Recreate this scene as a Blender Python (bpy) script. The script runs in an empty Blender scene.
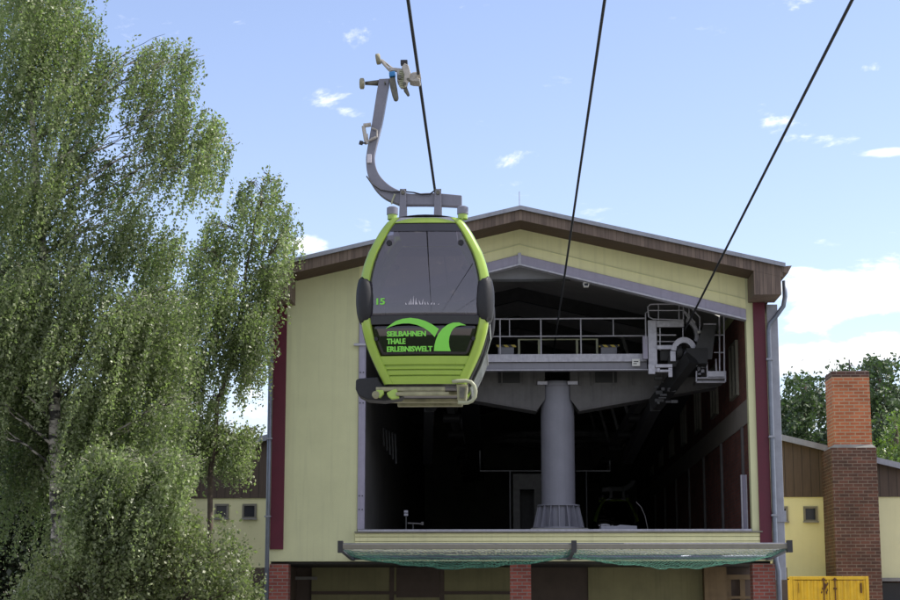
import bpy, bmesh, math, random
import numpy as np
from mathutils import Vector, Matrix
random.seed(7); rng = np.random.default_rng(11)
R = math.radians
S = bpy.context.scene
COL = S.collection

# ------------------------------------------------------------------ camera
PITCH, F, EYE = R(10.15), 1745.0, 1.6
cam = bpy.data.cameras.new('camera'); co = bpy.data.objects.new('camera', cam); COL.objects.link(co)
cam.sensor_width = 36.0; cam.lens = 36.0*F/900.0; cam.clip_end = 6000; cam.clip_start = 0.2
co.location = (0, 0, EYE); co.rotation_euler = (math.pi/2+PITCH, 0, 0)
S.camera = co

def ray(px, py):
    u = (px-450)/F; v = (300-py)/F
    return Vector((u, math.cos(PITCH)-v*math.sin(PITCH), math.sin(PITCH)+v*math.cos(PITCH)))
def at(px, py, Y):
    d = ray(px, py); return Vector((0, 0, EYE)) + d*(Y/d.y)
YAW = math.atan(55/1745.0)                      # the ropes and the hall share this direction
class Frame:
    """local frame turned by YAW about z at a base point; L() reads (x, z) on the plane y = ly"""
    def __init__(s, o):
        s.o = Vector(o); s.n = Vector((math.sin(YAW), math.cos(YAW), 0)); s.u = Vector((math.cos(YAW), -math.sin(YAW), 0))
    def L(s, px, py, ly=0.0):
        d = ray(px, py); c = Vector((0, 0, EYE))
        t = (ly + (s.o-c).dot(s.n))/d.dot(s.n)
        p = c+d*t-s.o
        return p.dot(s.u), p.z
    def W(s, x, y, z): return s.o+s.u*x+s.n*y+Vector((0, 0, z))

# ------------------------------------------------------------------ objects
def tag(o, label=None, cat=None, group=None, kind=None):
    if label: o['label'] = label
    if cat: o['category'] = cat
    if group: o['group'] = group
    if kind: o['kind'] = kind
    return o
def empty(name, loc=(0, 0, 0), rz=0.0, parent=None):
    o = bpy.data.objects.new(name, None); COL.objects.link(o)
    o.location = loc; o.rotation_euler = (0, 0, rz); o.empty_display_size = .3
    if parent: o.parent = parent
    return o
class MB:
    def __init__(s): s.v = []; s.f = []
    def add(s, vs, fs):
        n = len(s.v); s.v += [tuple(v) for v in vs]; s.f += [tuple(i+n for i in f) for f in fs]; return s
    def box(s, x0, x1, y0, y1, z0, z1):
        return s.add([(x0,y0,z0),(x1,y0,z0),(x1,y1,z0),(x0,y1,z0),(x0,y0,z1),(x1,y0,z1),(x1,y1,z1),(x0,y1,z1)],
              [(0,3,2,1),(4,5,6,7),(0,1,5,4),(1,2,6,5),(2,3,7,6),(3,0,4,7)])
    def prism(s, pts, y0, y1):
        """outline in x, z pulled along y"""
        n = len(pts); a = sum(pts[i][0]*pts[(i+1)%n][1]-pts[(i+1)%n][0]*pts[i][1] for i in range(n))
        if a < 0: pts = pts[::-1]
        vs = [(p[0], y0, p[1]) for p in pts]+[(p[0], y1, p[1]) for p in pts]
        fs = [tuple(range(n)), tuple(range(2*n-1, n-1, -1))]
        fs += [(i, i+n, (i+1) % n+n, (i+1) % n) for i in range(n)]
        return s.add(vs, fs)
    def prismx(s, pts, x0, x1):
        """outline in y, z pulled along x"""
        n = len(pts)
        vs = [(x0, p[0], p[1]) for p in pts]+[(x1, p[0], p[1]) for p in pts]
        return s.add(vs, [tuple(range(n-1, -1, -1)), tuple(range(n, 2*n))]+[(i, (i+1) % n, (i+1) % n+n, i+n) for i in range(n)])
    def bar(s, p, q, w, h=None, up=(0, 0, 1)):
        h = h or w; p = Vector(p); q = Vector(q); d = (q-p).normalized(); u = Vector(up)
        if abs(d.dot(u)) > .98: u = Vector((0, 1, 0))
        a = d.cross(u).normalized(); b = a.cross(d).normalized()
        vs = [c+a*(sx*w/2)+b*(sz*h/2) for c in (p, q) for sx, sz in ((-1,-1),(1,-1),(1,1),(-1,1))]
        return s.add(vs, [(3,2,1,0),(4,5,6,7),(0,1,5,4),(1,2,6,5),(2,3,7,6),(3,0,4,7)])
    def tube(s, pts, r, n=8, cap=True):
        pts = [Vector(p) for p in pts]; m = len(pts)
        rr = r if isinstance(r, (list, tuple)) else [r]*m
        base = len(s.v); prev = None
        for i, p in enumerate(pts):
            d = (pts[min(i+1, m-1)]-pts[max(i-1, 0)]).normalized()
            if prev is None:
                u = Vector((0, 0, 1)) if abs(d.z) < .9 else Vector((1, 0, 0)); a = d.cross(u).normalized()
            else: a = (prev-d*prev.dot(d)).normalized()
            prev = a; b = d.cross(a)
            for k in range(n):
                t = 2*math.pi*k/n; s.v.append(tuple(p+(a*math.cos(t)+b*math.sin(t))*rr[i]))
        for i in range(m-1):
            for k in range(n):
                s.f.append((base+i*n+k, base+i*n+(k+1) % n, base+(i+1)*n+(k+1) % n, base+(i+1)*n+k))
        if cap:
            s.f.append(tuple(base+k for k in range(n-1, -1, -1))); s.f.append(tuple(base+(m-1)*n+k for k in range(n)))
        return s
    def grid(s, P):
        r, c = len(P), len(P[0]); b = len(s.v)
        for row in P: s.v += [tuple(p) for p in row]
        for i in range(r-1):
            for j in range(c-1): s.f.append((b+i*c+j, b+i*c+j+1, b+(i+1)*c+j+1, b+(i+1)*c+j))
        return s
    def build(s, name, m, parent=None, bevel=0, smooth=False, seg=2):
        me = bpy.data.meshes.new(name); me.from_pydata(s.v, [], s.f); me.materials.append(m)
        if smooth: me.polygons.foreach_set('use_smooth', [True]*len(me.polygons))
        o = bpy.data.objects.new(name, me); COL.objects.link(o)
        if parent: o.parent = parent
        if bevel:
            b = o.modifiers.new('bevel', 'BEVEL'); b.width = bevel; b.segments = seg; b.limit_method = 'ANGLE'; b.angle_limit = R(35)
        return o
def copy_tree(o, parent=None):
    c = o.copy(); COL.objects.link(c); c.parent = parent
    for ch in list(o.children): copy_tree(ch, c)
    return c

# ------------------------------------------------------------------ materials
def nodes(m):
    m.use_nodes = True; nt = m.node_tree; return nt, nt.nodes, nt.links, nt.nodes['Principled BSDF']
def mat(name, col, rough=.6, var=.12, scale=3., metal=0., bump=0., bscale=40., streak=0., dirt=None, spec=.4, coat=0.):
    m = bpy.data.materials.new(name); nt, N, K, P = nodes(m)
    P.inputs['Roughness'].default_value = rough; P.inputs['Metallic'].default_value = metal
    P.inputs['Specular IOR Level'].default_value = spec; P.inputs['Coat Weight'].default_value = coat
    tc = N.new('ShaderNodeTexCoord')
    no = N.new('ShaderNodeTexNoise'); no.inputs['Scale'].default_value = scale; no.inputs['Detail'].default_value = 6
    no.inputs['Roughness'].default_value = .62
    K.new(tc.outputs['Object'], no.inputs['Vector'])
    mr = N.new('ShaderNodeMapRange'); mr.inputs['From Min'].default_value = .3; mr.inputs['From Max'].default_value = .7
    mr.inputs['To Min'].default_value = 1-var; mr.inputs['To Max'].default_value = 1+var
    K.new(no.outputs['Fac'], mr.inputs['Value'])
    v = N.new('ShaderNodeVectorMath'); v.operation = 'SCALE'; v.inputs[0].default_value = col[:3]
    K.new(mr.outputs['Result'], v.inputs['Scale']); out = v.outputs[0]
    if streak or dirt:
        mp = N.new('ShaderNodeMapping'); mp.inputs['Scale'].default_value = (5., 5., .22)
        K.new(tc.outputs['Object'], mp.inputs['Vector'])
        n2 = N.new('ShaderNodeTexNoise'); n2.inputs['Scale'].default_value = 1.6; n2.inputs['Detail'].default_value = 8; n2.inputs['Distortion'].default_value = .9
        K.new(mp.outputs[0], n2.inputs['Vector'])
        r2 = N.new('ShaderNodeMapRange'); r2.inputs['From Min'].default_value = .5; r2.inputs['From Max'].default_value = .75
        r2.inputs['To Max'].default_value = streak or .4
        K.new(n2.outputs['Fac'], r2.inputs['Value'])
        mx = N.new('ShaderNodeMix'); mx.data_type = 'RGBA'
        K.new(r2.outputs[0], mx.inputs['Factor']); K.new(out, mx.inputs['A'])
        mx.inputs['B'].default_value = (*(dirt or [c*.45 for c in col[:3]]), 1); out = mx.outputs['Result']
    K.new(out, P.inputs['Base Color'])
    rr = N.new('ShaderNodeMapRange'); rr.inputs['To Min'].default_value = max(.02, rough-.1); rr.inputs['To Max'].default_value = min(1, rough+.12)
    K.new(no.outputs['Fac'], rr.inputs['Value']); K.new(rr.outputs[0], P.inputs['Roughness'])
    if bump:
        nb = N.new('ShaderNodeTexNoise'); nb.inputs['Scale'].default_value = bscale; nb.inputs['Detail'].default_value = 4
        K.new(tc.outputs['Object'], nb.inputs['Vector'])
        b = N.new('ShaderNodeBump'); b.inputs['Strength'].default_value = bump; b.inputs['Distance'].default_value = .02
        K.new(nb.outputs['Fac'], b.inputs['Height']); K.new(b.outputs[0], P.inputs['Normal'])
    return m
def brick(name, c1, c2, mortar, sc=1., var=.5, mort=.012, stain=.0):
    m = bpy.data.materials.new(name); nt, N, K, P = nodes(m); P.inputs['Roughness'].default_value = .88
    tc = N.new('ShaderNodeTexCoord'); sp = N.new('ShaderNodeSeparateXYZ'); K.new(tc.outputs['Object'], sp.inputs[0])
    ad = N.new('ShaderNodeMath'); K.new(sp.outputs['X'], ad.inputs[0]); K.new(sp.outputs['Y'], ad.inputs[1])
    cb = N.new('ShaderNodeCombineXYZ'); K.new(ad.outputs[0], cb.inputs['X']); K.new(sp.outputs['Z'], cb.inputs['Y'])
    br = N.new('ShaderNodeTexBrick'); K.new(cb.outputs[0], br.inputs['Vector'])
    br.inputs['Scale'].default_value = 1; br.inputs['Brick Width'].default_value = .25*sc; br.inputs['Row Height'].default_value = .0875*sc
    br.inputs['Mortar Size'].default_value = mort*sc; br.inputs['Mortar Smooth'].default_value = .3; br.inputs['Bias'].default_value = -.1
    br.inputs['Color1'].default_value = (*c1, 1); br.inputs['Color2'].default_value = (*c2, 1); br.inputs['Mortar'].default_value = (*mortar, 1)
    no = N.new('ShaderNodeTexNoise'); no.inputs['Scale'].default_value = 1.7; no.inputs['Detail'].default_value = 9; K.new(tc.outputs['Object'], no.inputs['Vector'])
    mr = N.new('ShaderNodeMapRange'); mr.inputs['From Min'].default_value = .3; mr.inputs['From Max'].default_value = .7
    mr.inputs['To Min'].default_value = 1-var/2; mr.inputs['To Max'].default_value = 1+var/2
    K.new(no.outputs['Fac'], mr.inputs['Value'])
    v = N.new('ShaderNodeVectorMath'); v.operation = 'SCALE'; K.new(br.outputs['Color'], v.inputs[0]); K.new(mr.outputs[0], v.inputs['Scale'])
    K.new(v.outputs[0], P.inputs['Base Color'])
    b = N.new('ShaderNodeBump'); b.inputs['Strength'].default_value = .6; b.inputs['Distance'].default_value = .01; b.invert = True
    K.new(br.outputs['Fac'], b.inputs['Height']); K.new(b.outputs[0], P.inputs['Normal'])
    return m
def boards(name, col, col2, width=.11, rough=.7):
    """vertical boards: grooves and a tone per board along x + y"""
    m = bpy.data.materials.new(name); nt, N, K, P = nodes(m); P.inputs['Roughness'].default_value = rough
    tc = N.new('ShaderNodeTexCoord'); sp = N.new('ShaderNodeSeparateXYZ'); K.new(tc.outputs['Object'], sp.inputs[0])
    ad = N.new('ShaderNodeMath'); K.new(sp.outputs['X'], ad.inputs[0]); K.new(sp.outputs['Y'], ad.inputs[1])
    dv = N.new('ShaderNodeMath'); dv.operation = 'DIVIDE'; dv.inputs[1].default_value = width; K.new(ad.outputs[0], dv.inputs[0])
    fl = N.new('ShaderNodeMath'); fl.operation = 'FLOOR'; K.new(dv.outputs[0], fl.inputs[0])
    fr = N.new('ShaderNodeMath'); fr.operation = 'FRACT'; K.new(dv.outputs[0], fr.inputs[0])
    wn = N.new('ShaderNodeTexWhiteNoise'); wn.noise_dimensions = '1D'; K.new(fl.outputs[0], wn.inputs['W'])
    mp = N.new('ShaderNodeMapping'); mp.inputs['Scale'].default_value = (14, 14, 1.2); K.new(tc.outputs['Object'], mp.inputs['Vector'])
    no = N.new('ShaderNodeTexNoise'); no.inputs['Scale'].default_value = 1.5; no.inputs['Detail'].default_value = 8; K.new(mp.outputs[0], no.inputs['Vector'])
    av = N.new('ShaderNodeMath'); av.operation = 'MULTIPLY_ADD'; av.inputs[1].default_value = .5; K.new(wn.outputs['Value'], av.inputs[0])
    n3 = N.new('ShaderNodeMapRange'); n3.inputs['From Min'].default_value = .3; n3.inputs['From Max'].default_value = .7; n3.inputs['To Max'].default_value = .5
    K.new(no.outputs['Fac'], n3.inputs['Value']); K.new(n3.outputs[0], av.inputs[2])
    mx = N.new('ShaderNodeMix'); mx.data_type = 'RGBA'; K.new(av.outputs[0], mx.inputs['Factor'])
    mx.inputs['A'].default_value = (*col, 1); mx.inputs['B'].default_value = (*col2, 1)
    g = N.new('ShaderNodeMath'); g.operation = 'LESS_THAN'; g.inputs[1].default_value = .07; K.new(fr.outputs[0], g.inputs[0])
    m2 = N.new('ShaderNodeMix'); m2.data_type = 'RGBA'; K.new(g.outputs[0], m2.inputs['Factor']); K.new(mx.outputs['Result'], m2.inputs['A'])
    m2.inputs['B'].default_value = (*[c*.35 for c in col], 1)
    K.new(m2.outputs['Result'], P.inputs['Base Color'])
    return m
def glass(name, tint, refl, rough=.02, band=None):
    """tinted see-through pane with a clear mirror layer"""
    m = bpy.data.materials.new(name); m.use_nodes = True; nt = m.node_tree; N, K = nt.nodes, nt.links
    N.remove(N['Principled BSDF']); out = N['Material Output']
    t = N.new('ShaderNodeBsdfTransparent'); t.inputs[0].default_value = (*tint, 1)
    g = N.new('ShaderNodeBsdfGlossy'); g.inputs['Roughness'].default_value = rough; g.inputs['Color'].default_value = (.95, .93, .97, 1)
    fr = N.new('ShaderNodeLayerWeight'); fr.inputs['Blend'].default_value = .5
    mr = N.new('ShaderNodeMapRange'); mr.inputs['To Min'].default_value = refl; mr.inputs['To Max'].default_value = .95
    pw = N.new('ShaderNodeMath'); pw.operation = 'POWER'; pw.inputs[1].default_value = 3.5
    K.new(fr.outputs['Facing'], pw.inputs[0]); K.new(pw.outputs[0], mr.inputs['Value'])
    mx = N.new('ShaderNodeMixShader'); K.new(mr.outputs[0], mx.inputs[0]); K.new(t.outputs[0], mx.inputs[1]); K.new(g.outputs[0], mx.inputs[2])
    K.new(mx.outputs[0], out.inputs['Surface']); return m
def leafmat(name, c1, c2, c3, trans=.35, gloss=.35):
    m = bpy.data.materials.new(name); m.use_nodes = True; nt = m.node_tree; N, K = nt.nodes, nt.links
    P = N['Principled BSDF']; out = N['Material Output']; P.inputs['Roughness'].default_value = gloss; P.inputs['Specular IOR Level'].default_value = .6
    ge = N.new('ShaderNodeNewGeometry'); tc = N.new('ShaderNodeTexCoord')
    no = N.new('ShaderNodeTexNoise'); no.inputs['Scale'].default_value = .55; no.inputs['Detail'].default_value = 3; K.new(tc.outputs['Object'], no.inputs['Vector'])
    a = N.new('ShaderNodeMath'); a.operation = 'MULTIPLY_ADD'; a.inputs[1].default_value = .55; K.new(ge.outputs['Random Per Island'], a.inputs[0])
    n2 = N.new('ShaderNodeMapRange'); n2.inputs['From Min'].default_value = .35; n2.inputs['From Max'].default_value = .65; n2.inputs['To Max'].default_value = .45
    K.new(no.outputs['Fac'], n2.inputs['Value']); K.new(n2.outputs[0], a.inputs[2])
    cr = N.new('ShaderNodeValToRGB'); e = cr.color_ramp.elements; e[0].color = (*c1, 1); e[1].color = (*c3, 1)
    x = cr.color_ramp.elements.new(.5); x.color = (*c2, 1); K.new(a.outputs[0], cr.inputs[0])
    K.new(cr.outputs[0], P.inputs['Base Color'])
    tr = N.new('ShaderNodeBsdfTranslucent'); sc = N.new('ShaderNodeVectorMath'); sc.operation = 'MULTIPLY'; sc.inputs[1].default_value = (1.12, 1.5, .72)
    K.new(cr.outputs[0], sc.inputs[0]); K.new(sc.outputs[0], tr.inputs[0])
    mx = N.new('ShaderNodeMixShader'); mx.inputs[0].default_value = trans; K.new(P.outputs[0], mx.inputs[1]); K.new(tr.outputs[0], mx.inputs[2])
    K.new(mx.outputs[0], out.inputs['Surface']); return m

M = dict(
 render=mat('yellow_render', (.585, .585, .345), .85, .08, .7, bump=.25, bscale=60, streak=.24, dirt=(.38, .38, .24)),
 gable=mat('gable_render', (.78, .75, .43), .85, .08, .8, bump=.2, bscale=60, streak=.25, dirt=(.48, .47, .27)),
 wing=mat('wing_render', (.74, .71, .42), .85, .05, .8, bump=.2, streak=.12, dirt=(.55, .54, .28)),
 maroon=mat('maroon_panel', (.095, .010, .024), .5, .12, 2.5, streak=.3, dirt=(.07, .012, .02)),
 zinc=mat('weathered_zinc', (.27, .28, .315), .45, .16, 3, metal=.3, streak=.4, dirt=(.15, .15, .18)),
 pipe=mat('pipe_zinc', (.16, .18, .22), .4, .15, 5, metal=.4),
 galv=mat('galvanised_steel', (.39, .385, .43), .42, .2, 9, metal=.35, streak=.45, dirt=(.25, .24, .3)),
 frame=mat('opening_frame_paint', (.31, .29, .37), .5, .1, 4, metal=.2, streak=.35, dirt=(.17, .16, .2)),
 hanger=mat('hanger_paint', (.185, .183, .215), .38, .1, 6, metal=.25, streak=.3, dirt=(.1, .1, .12)),
 grip=mat('grip_castings', (.40, .37, .33), .5, .3, 14, metal=.3),
 gripdark=mat('grip_dark_cast', (.12, .115, .09), .5, .3, 14, metal=.3),
 roller=mat('roller_rubber', (.27, .25, .17), .7, .2, 18),
 blue=mat('blue_clamp', (.03, .18, .42), .45, .1),
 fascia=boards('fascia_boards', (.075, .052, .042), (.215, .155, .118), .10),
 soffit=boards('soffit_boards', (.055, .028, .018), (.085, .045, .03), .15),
 clad=boards('brown_cladding', (.062, .042, .03), (.105, .072, .05), .3),
 roof=mat('roof_sheet', (.11, .115, .125), .6, .15, 2),
 lite=mat('lining_panel', (.24, .24, .27), .7, .08, 2),
 dark2=mat('worn_dark_steel', (.10, .10, .10), .5, .3, 4),
 ceil=mat('ceiling_panel', (.42, .41, .40), .8, .1, 1.5),
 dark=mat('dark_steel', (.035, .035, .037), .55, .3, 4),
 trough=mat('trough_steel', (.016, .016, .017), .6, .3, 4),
 girder=mat('girder_paint', (.105, .10, .10), .6, .2, 3, streak=.4),
 column=mat('column_paint', (.235, .235, .275), .5, .08, 2, streak=.3, dirt=(.15, .145, .18)),
 black=mat('black_rubber', (.012, .012, .014), .55, .25, 12, bump=.1),
 blackgloss=mat('black_plastic', (.02, .02, .022), .35, .2, 8),
 green=mat('lime_green_paint', (.29, .42, .055), .3, .06, 3, coat=.5, streak=.18, dirt=(.2, .33, .05)),
 green2=mat('lime_green_print', (.20, .62, .07), .4, .03, 3),
 under=mat('underfloor_aluminium', (.25, .24, .14), .5, .3, 7),
 underg=mat('underfloor_grey', (.19, .18, .19), .5, .25, 7),
 cream=mat('white_tube', (.33, .34, .22), .35, .1, 8),
 white=mat('white_plate', (.72, .72, .70), .4, .05, 8),
 seat=mat('seat_plastic', (.05, .05, .06), .5, .1, 8),
 orange=brick('orange_brick', (.42, .13, .06), (.30, .085, .04), (.36, .25, .17), 1.35, .35, .016),
 brown=brick('brown_brick', (.105, .045, .035), (.055, .03, .026), (.15, .115, .10), 1.3, .5, .012),
 red=brick('red_brick', (.32, .085, .06), (.20, .05, .038), (.24, .19, .165), 1., .35),
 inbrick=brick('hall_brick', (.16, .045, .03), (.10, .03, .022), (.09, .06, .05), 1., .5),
 olive=mat('olive_panel', (.26, .245, .125), .7, .15, 1.5, streak=.3),
 tan=mat('tan_panel', (.20, .14, .075), .7, .2, 2, streak=.3),
 umber=mat('umber_panel', (.10, .075, .06), .7, .2, 2),
 conc=mat('concrete', (.25, .245, .23), .9, .2, 2, bump=.4, bscale=20),
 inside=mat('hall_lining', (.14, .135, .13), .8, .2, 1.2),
 beige=mat('beige_band', (.24, .21, .185), .8, .1, 2),
 deckgrey=mat('floor_slab', (.28, .28, .27), .8, .2, 2),
 net=mat('green_net', (.05, .17, .12), .7, .35, 1.5),
 mesh=mat('zinc_mesh', (.36, .38, .36), .5, .2, 8, metal=.3),
 yellow=mat('container_yellow', (.66, .41, .025), .5, .12, 3, streak=.45, dirt=(.38, .20, .03)),
 rust=mat('rust', (.10, .045, .02), .8, .4, 12),
 winframe=mat('window_frame', (.20, .19, .15), .6, .1, 6),
 rope=mat('steel_rope', (.020, .022, .026), .5, .2, 60, metal=.3),
 asphalt=mat('asphalt', (.21, .205, .19), .9, .15, .6, bump=.3, bscale=60),
 grass=mat('grass', (.06, .10, .03), .9, .4, .4, bump=.8, bscale=25),
 bark=None, brownbark=mat('brown_bark', (.085, .065, .05), .9, .35, 6, bump=.6, bscale=18),
 cabglass=glass('cabin_glass', (.46, .43, .46), .10),
 cabglass2=glass('cabin_glass_dark', (.19, .15, .12), .06),
 pane=mat('dark_pane', (.02, .022, .03), .08, .1, 2, spec=.25),
 print_black=mat('printed_edge', (.014, .013, .02), .15, .1, 5, spec=.7),
 glint_white=mat('glint_and_box_white', (.55, .52, .56), .5, .1, 8),  # white of the painted window glints, shared by the sensor box
 tubeglow=None,
 leaf=leafmat('birch_leaf', (.098, .120, .062), (.20, .226, .112), (.38, .41, .23), .43, .42),
 leaf2=leafmat('willow_leaf', (.095, .112, .058), (.19, .21, .10), (.35, .37, .19), .40, .45),
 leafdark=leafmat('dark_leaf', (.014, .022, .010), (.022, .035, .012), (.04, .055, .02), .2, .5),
 needle=leafmat('pine_needle', (.035, .055, .03), (.065, .095, .045), (.12, .16, .07), .25, .55),
 leafyel=leafmat('light_leaf', (.08, .12, .03), (.13, .18, .04), (.2, .25, .06), .35, .4),
)
# birch bark: pale with dark lenticels and scars
def birchbark():
    m = bpy.data.materials.new('birch_bark'); nt, N, K, P = nodes(m); P.inputs['Roughness'].default_value = .7
    tc = N.new('ShaderNodeTexCoord'); mp = N.new('ShaderNodeMapping'); mp.inputs['Scale'].default_value = (3, 3, 7); K.new(tc.outputs['Object'], mp.inputs['Vector'])
    no = N.new('ShaderNodeTexNoise'); no.inputs['Scale'].default_value = 1.2; no.inputs['Detail'].default_value = 8; K.new(mp.outputs[0], no.inputs['Vector'])
    cr = N.new('ShaderNodeValToRGB'); e = cr.color_ramp.elements; e[0].position = .44; e[0].color = (.03, .027, .024, 1); e[1].position = .54; e[1].color = (.42, .38, .33, 1)
    K.new(no.outputs['Fac'], cr.inputs[0]); K.new(cr.outputs[0], P.inputs['Base Color']); return m
M['bark'] = birchbark()
# chevron edge
def hazard():
    m = bpy.data.materials.new('hazard_stripes'); nt, N, K, P = nodes(m); P.inputs['Roughness'].default_value = .5
    tc = N.new('ShaderNodeTexCoord'); w = N.new('ShaderNodeTexWave'); w.wave_type = 'BANDS'; w.bands_direction = 'DIAGONAL'; w.inputs['Scale'].default_value = 3.0
    K.new(tc.outputs['Object'], w.inputs['Vector']); cr = N.new('ShaderNodeValToRGB'); cr.color_ramp.interpolation = 'CONSTANT'
    e = cr.color_ramp.elements; e[0].color = (.02, .02, .02, 1); e[1].position = .5; e[1].color = (.55, .42, .06, 1)
    K.new(w.outputs['Fac'], cr.inputs[0]); K.new(cr.outputs[0], P.inputs['Base Color']); return m
M['hazard'] = hazard()
def lampglow():
    m = bpy.data.materials.new('lamp_tube'); nt, N, K, P = nodes(m); P.inputs['Base Color'].default_value = (.8, .8, .8, 1)
    P.inputs['Emission Color'].default_value = (1, .95, .85, 1); P.inputs['Emission Strength'].default_value = .6; return m
M['tubeglow'] = lampglow()

# ------------------------------------------------------------------ ground
g = MB().add([(-1500,-1500,0),(1500,-1500,0),(1500,2500,0),(-1500,2500,0)], [(0,1,2,3)]).build('ground', M['grass']); tag(g, kind='structure')
g = MB().add([(-30,-25,.004),(32,-25,.004),(32,61,.004),(-30,61,.004)], [(0,1,2,3)]).build('pavement', M['asphalt']); tag(g, kind='structure')

# ------------------------------------------------------------------ station building
FB = Frame((0, 45, 0)); L = FB.L
st = empty('station_building', FB.o, -YAW)
tag(st, 'pale yellow station hall with low brown gable roof, maroon corner strips and wide dark opening', 'building')
OV = -1.2                                           # roof overhang plane
xp, zp = L(520.5, 209.5, OV)
xe, ze = L(783, 266.5, OV); slope = (zp-ze)/(xe-xp); xel = 2*xp-xe
def rz(x, off=0): return zp-slope*abs(x-xp)+off
BACK = 40.0
WL, WR = L(270, 480)[0], L(769, 440)[0]             # wall edges
OL, OR = L(358, 440)[0], L(748.5, 400)[0]           # opening
ZS = L(560, 531)[1]; ZB = L(310, 561.5)[1]          # sill, wall foot
TH = .30
fh = .275                                             # fascia height
# roof covering: thin sheet on top
MB().prism([(xel-.05, rz(xel-.05)), (xp, zp), (xe+.05, rz(xe+.05)), (xe+.05, rz(xe+.05)+.07), (xp, zp+.07), (xel-.05, rz(xel-.05)+.07)], OV-.06, BACK).build('roof', M['roof'], st)
rf = [c for c in st.children if c.name.startswith('roof')][0]
MB().prism([(xel-.05, rz(xel-.05)-.015), (xp, zp-.015), (xe+.05, rz(xe+.05)-.015), (xe+.05, rz(xe+.05)+.09), (xp, zp+.09), (xel-.05, rz(xel-.05)+.09)], OV-.10, OV-.062).build('roof_flashing', M['zinc'], rf)
# fascia board across the gable
MB().prism([(xel, rz(xel)-.004), (xp, zp-.004), (xe, rz(xe)-.004), (xe, rz(xe)-fh), (xp, zp-fh), (xel, rz(xel)-fh)], OV, OV+.04).build('fascia', M['fascia'], rf)
# soffit: solid layer under the sheet
xb_in, xb_out = L(754, 280, OV)[0], L(781, 280, OV)[0]; zb_box = L(768, 294.5, OV)[1]
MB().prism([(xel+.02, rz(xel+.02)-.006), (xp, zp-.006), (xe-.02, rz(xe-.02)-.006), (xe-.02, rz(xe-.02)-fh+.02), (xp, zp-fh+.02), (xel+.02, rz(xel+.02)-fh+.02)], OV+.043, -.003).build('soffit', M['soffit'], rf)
for s in (1, -1):
    a = xp+s*(xb_in-xp); b = xp+s*(xb_out-xp)
    MB().prism([(a, rz(a)-fh-.003), (b, rz(b)-fh-.003), (b, zb_box), (a, zb_box)], OV, -.003).build('eave_box', M['fascia'], rf)
    c = xp+s*(WR-xp)+s*.02
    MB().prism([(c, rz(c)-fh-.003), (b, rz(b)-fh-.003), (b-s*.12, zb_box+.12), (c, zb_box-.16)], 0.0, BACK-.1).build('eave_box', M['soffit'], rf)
    # gutter along the eave
    gx = xp+s*(xe-xp)+s*.10; gz = rz(xe)+.0
    MB().prism([(gx-s*.14, gz), (gx+s*.12, gz+.02), (gx+s*.02, gz-.17), (gx-s*.12, gz-.15)], OV-.02, BACK).build('gutter', M['fascia'], rf)
# front wall pieces
def roofunder(x): return rz(x)-fh+.022
wall = MB()
wall.prism([(WL, ZB), (OL, ZB), (OL, roofunder(OL)), (WL, roofunder(WL))], 0, TH)
wall.prism([(OR, ZB), (WR, ZB), (WR, roofunder(WR)), (OR, roofunder(OR))], 0, TH)
wall.box(OL, OR, 0, TH, ZB, ZS-.05)
wall.build('front_wall', M['render'], st)
bx, bz = L(519.5, 254.5); brx, brz = L(747, 309.5)
bslope = (bz-brz)/(brx-bx)
def bzf(x, off=0): return bz-bslope*abs(x-bx)+off
blx = OL
MB().prism([(OL, bzf(OL)), (bx, bz), (OR, bzf(OR)), (OR, roofunder(OR)), (xp, roofunder(xp)), (OL, roofunder(OL))], 0, TH).build('gable_wall', M['gable'], st)
# seam mouldings above the opening beam
MB().prism([(OL, bzf(OL, .26)), (bx, bz+.26), (OR, bzf(OR, .26)), (OR, bzf(OR, .285)), (bx, bz+.285), (OL, bzf(OL, .285))], -.02, -.002).build('moulding', M['render'], st)
# horizontal boards of the band under the opening
bd = MB()
for k, (a, b) in enumerate(((533.2, 536.6), (537.2, 541.2), (541.8, 546))):
    z1 = L(560, a)[1]; z0 = L(560, b)[1]; bd.box(OL-.05, OR+.22, -.035, -.003, z0, z1)
bd.build('sill_boards', M['gable'], st, bevel=.008)
MB().box(OL-.06, OR+.24, -.12, -.037, ZS-.045, ZS-.012).build('sill', M['winframe'], st)
MB().box(OL+.02, OR-.02, -.05, .06, ZS-.008, ZS+.04).build('sill_rail', M['galv'], st)
# opening frame
fw = L(365, 440)[0]-L(358, 440)[0]
fr = MB(); fr.box(OL+.003, OL+fw, -.04, .18, ZS+.045, bzf(OL+fw)-.28)
o = fr.build('opening_frame', M['frame'], st, bevel=.01)
MB().prism([(OL+.003, bzf(OL)-.003), (bx, bz-.003), (OR-.003, bzf(OR)-.003), (OR-.003, bzf(OR)-.25), (bx, bz-.25), (OL+.003, bzf(OL)-.25)], -.05, .2).build('opening_beam', M['frame'], st, bevel=.012)
MB().prism([(OL+.003, bzf(OL)-.253), (bx, bz-.253), (OR-.003, bzf(OR)-.253), (OR-.003, bzf(OR)-.30), (bx, bz-.30), (OL+.003, bzf(OL)-.30)], -.09, .2).build('beam_flange', M['galv'], st)
MB().box(bx-.04, bx+.04, -.075, -.053, bz-.26, bz+.03).build('joint_plate', M['galv'], st)
for zz in (ZS+.55, ZS+.9, ZS+3.3, ZS+3.6, ZS+4.1):
    for dx in (.05, .13): MB().tube([(OL+dx, -.055, zz), (OL+dx, -.041, zz)], .018, 6).build('bolt', M['dark'], st)
MB().box(OL-.12, OL+fw+.02, -.10, -.042, L(360, 345)[1]-.03, L(360, 345)[1]+.03).build('frame_clamp', M['galv'], st)
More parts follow.
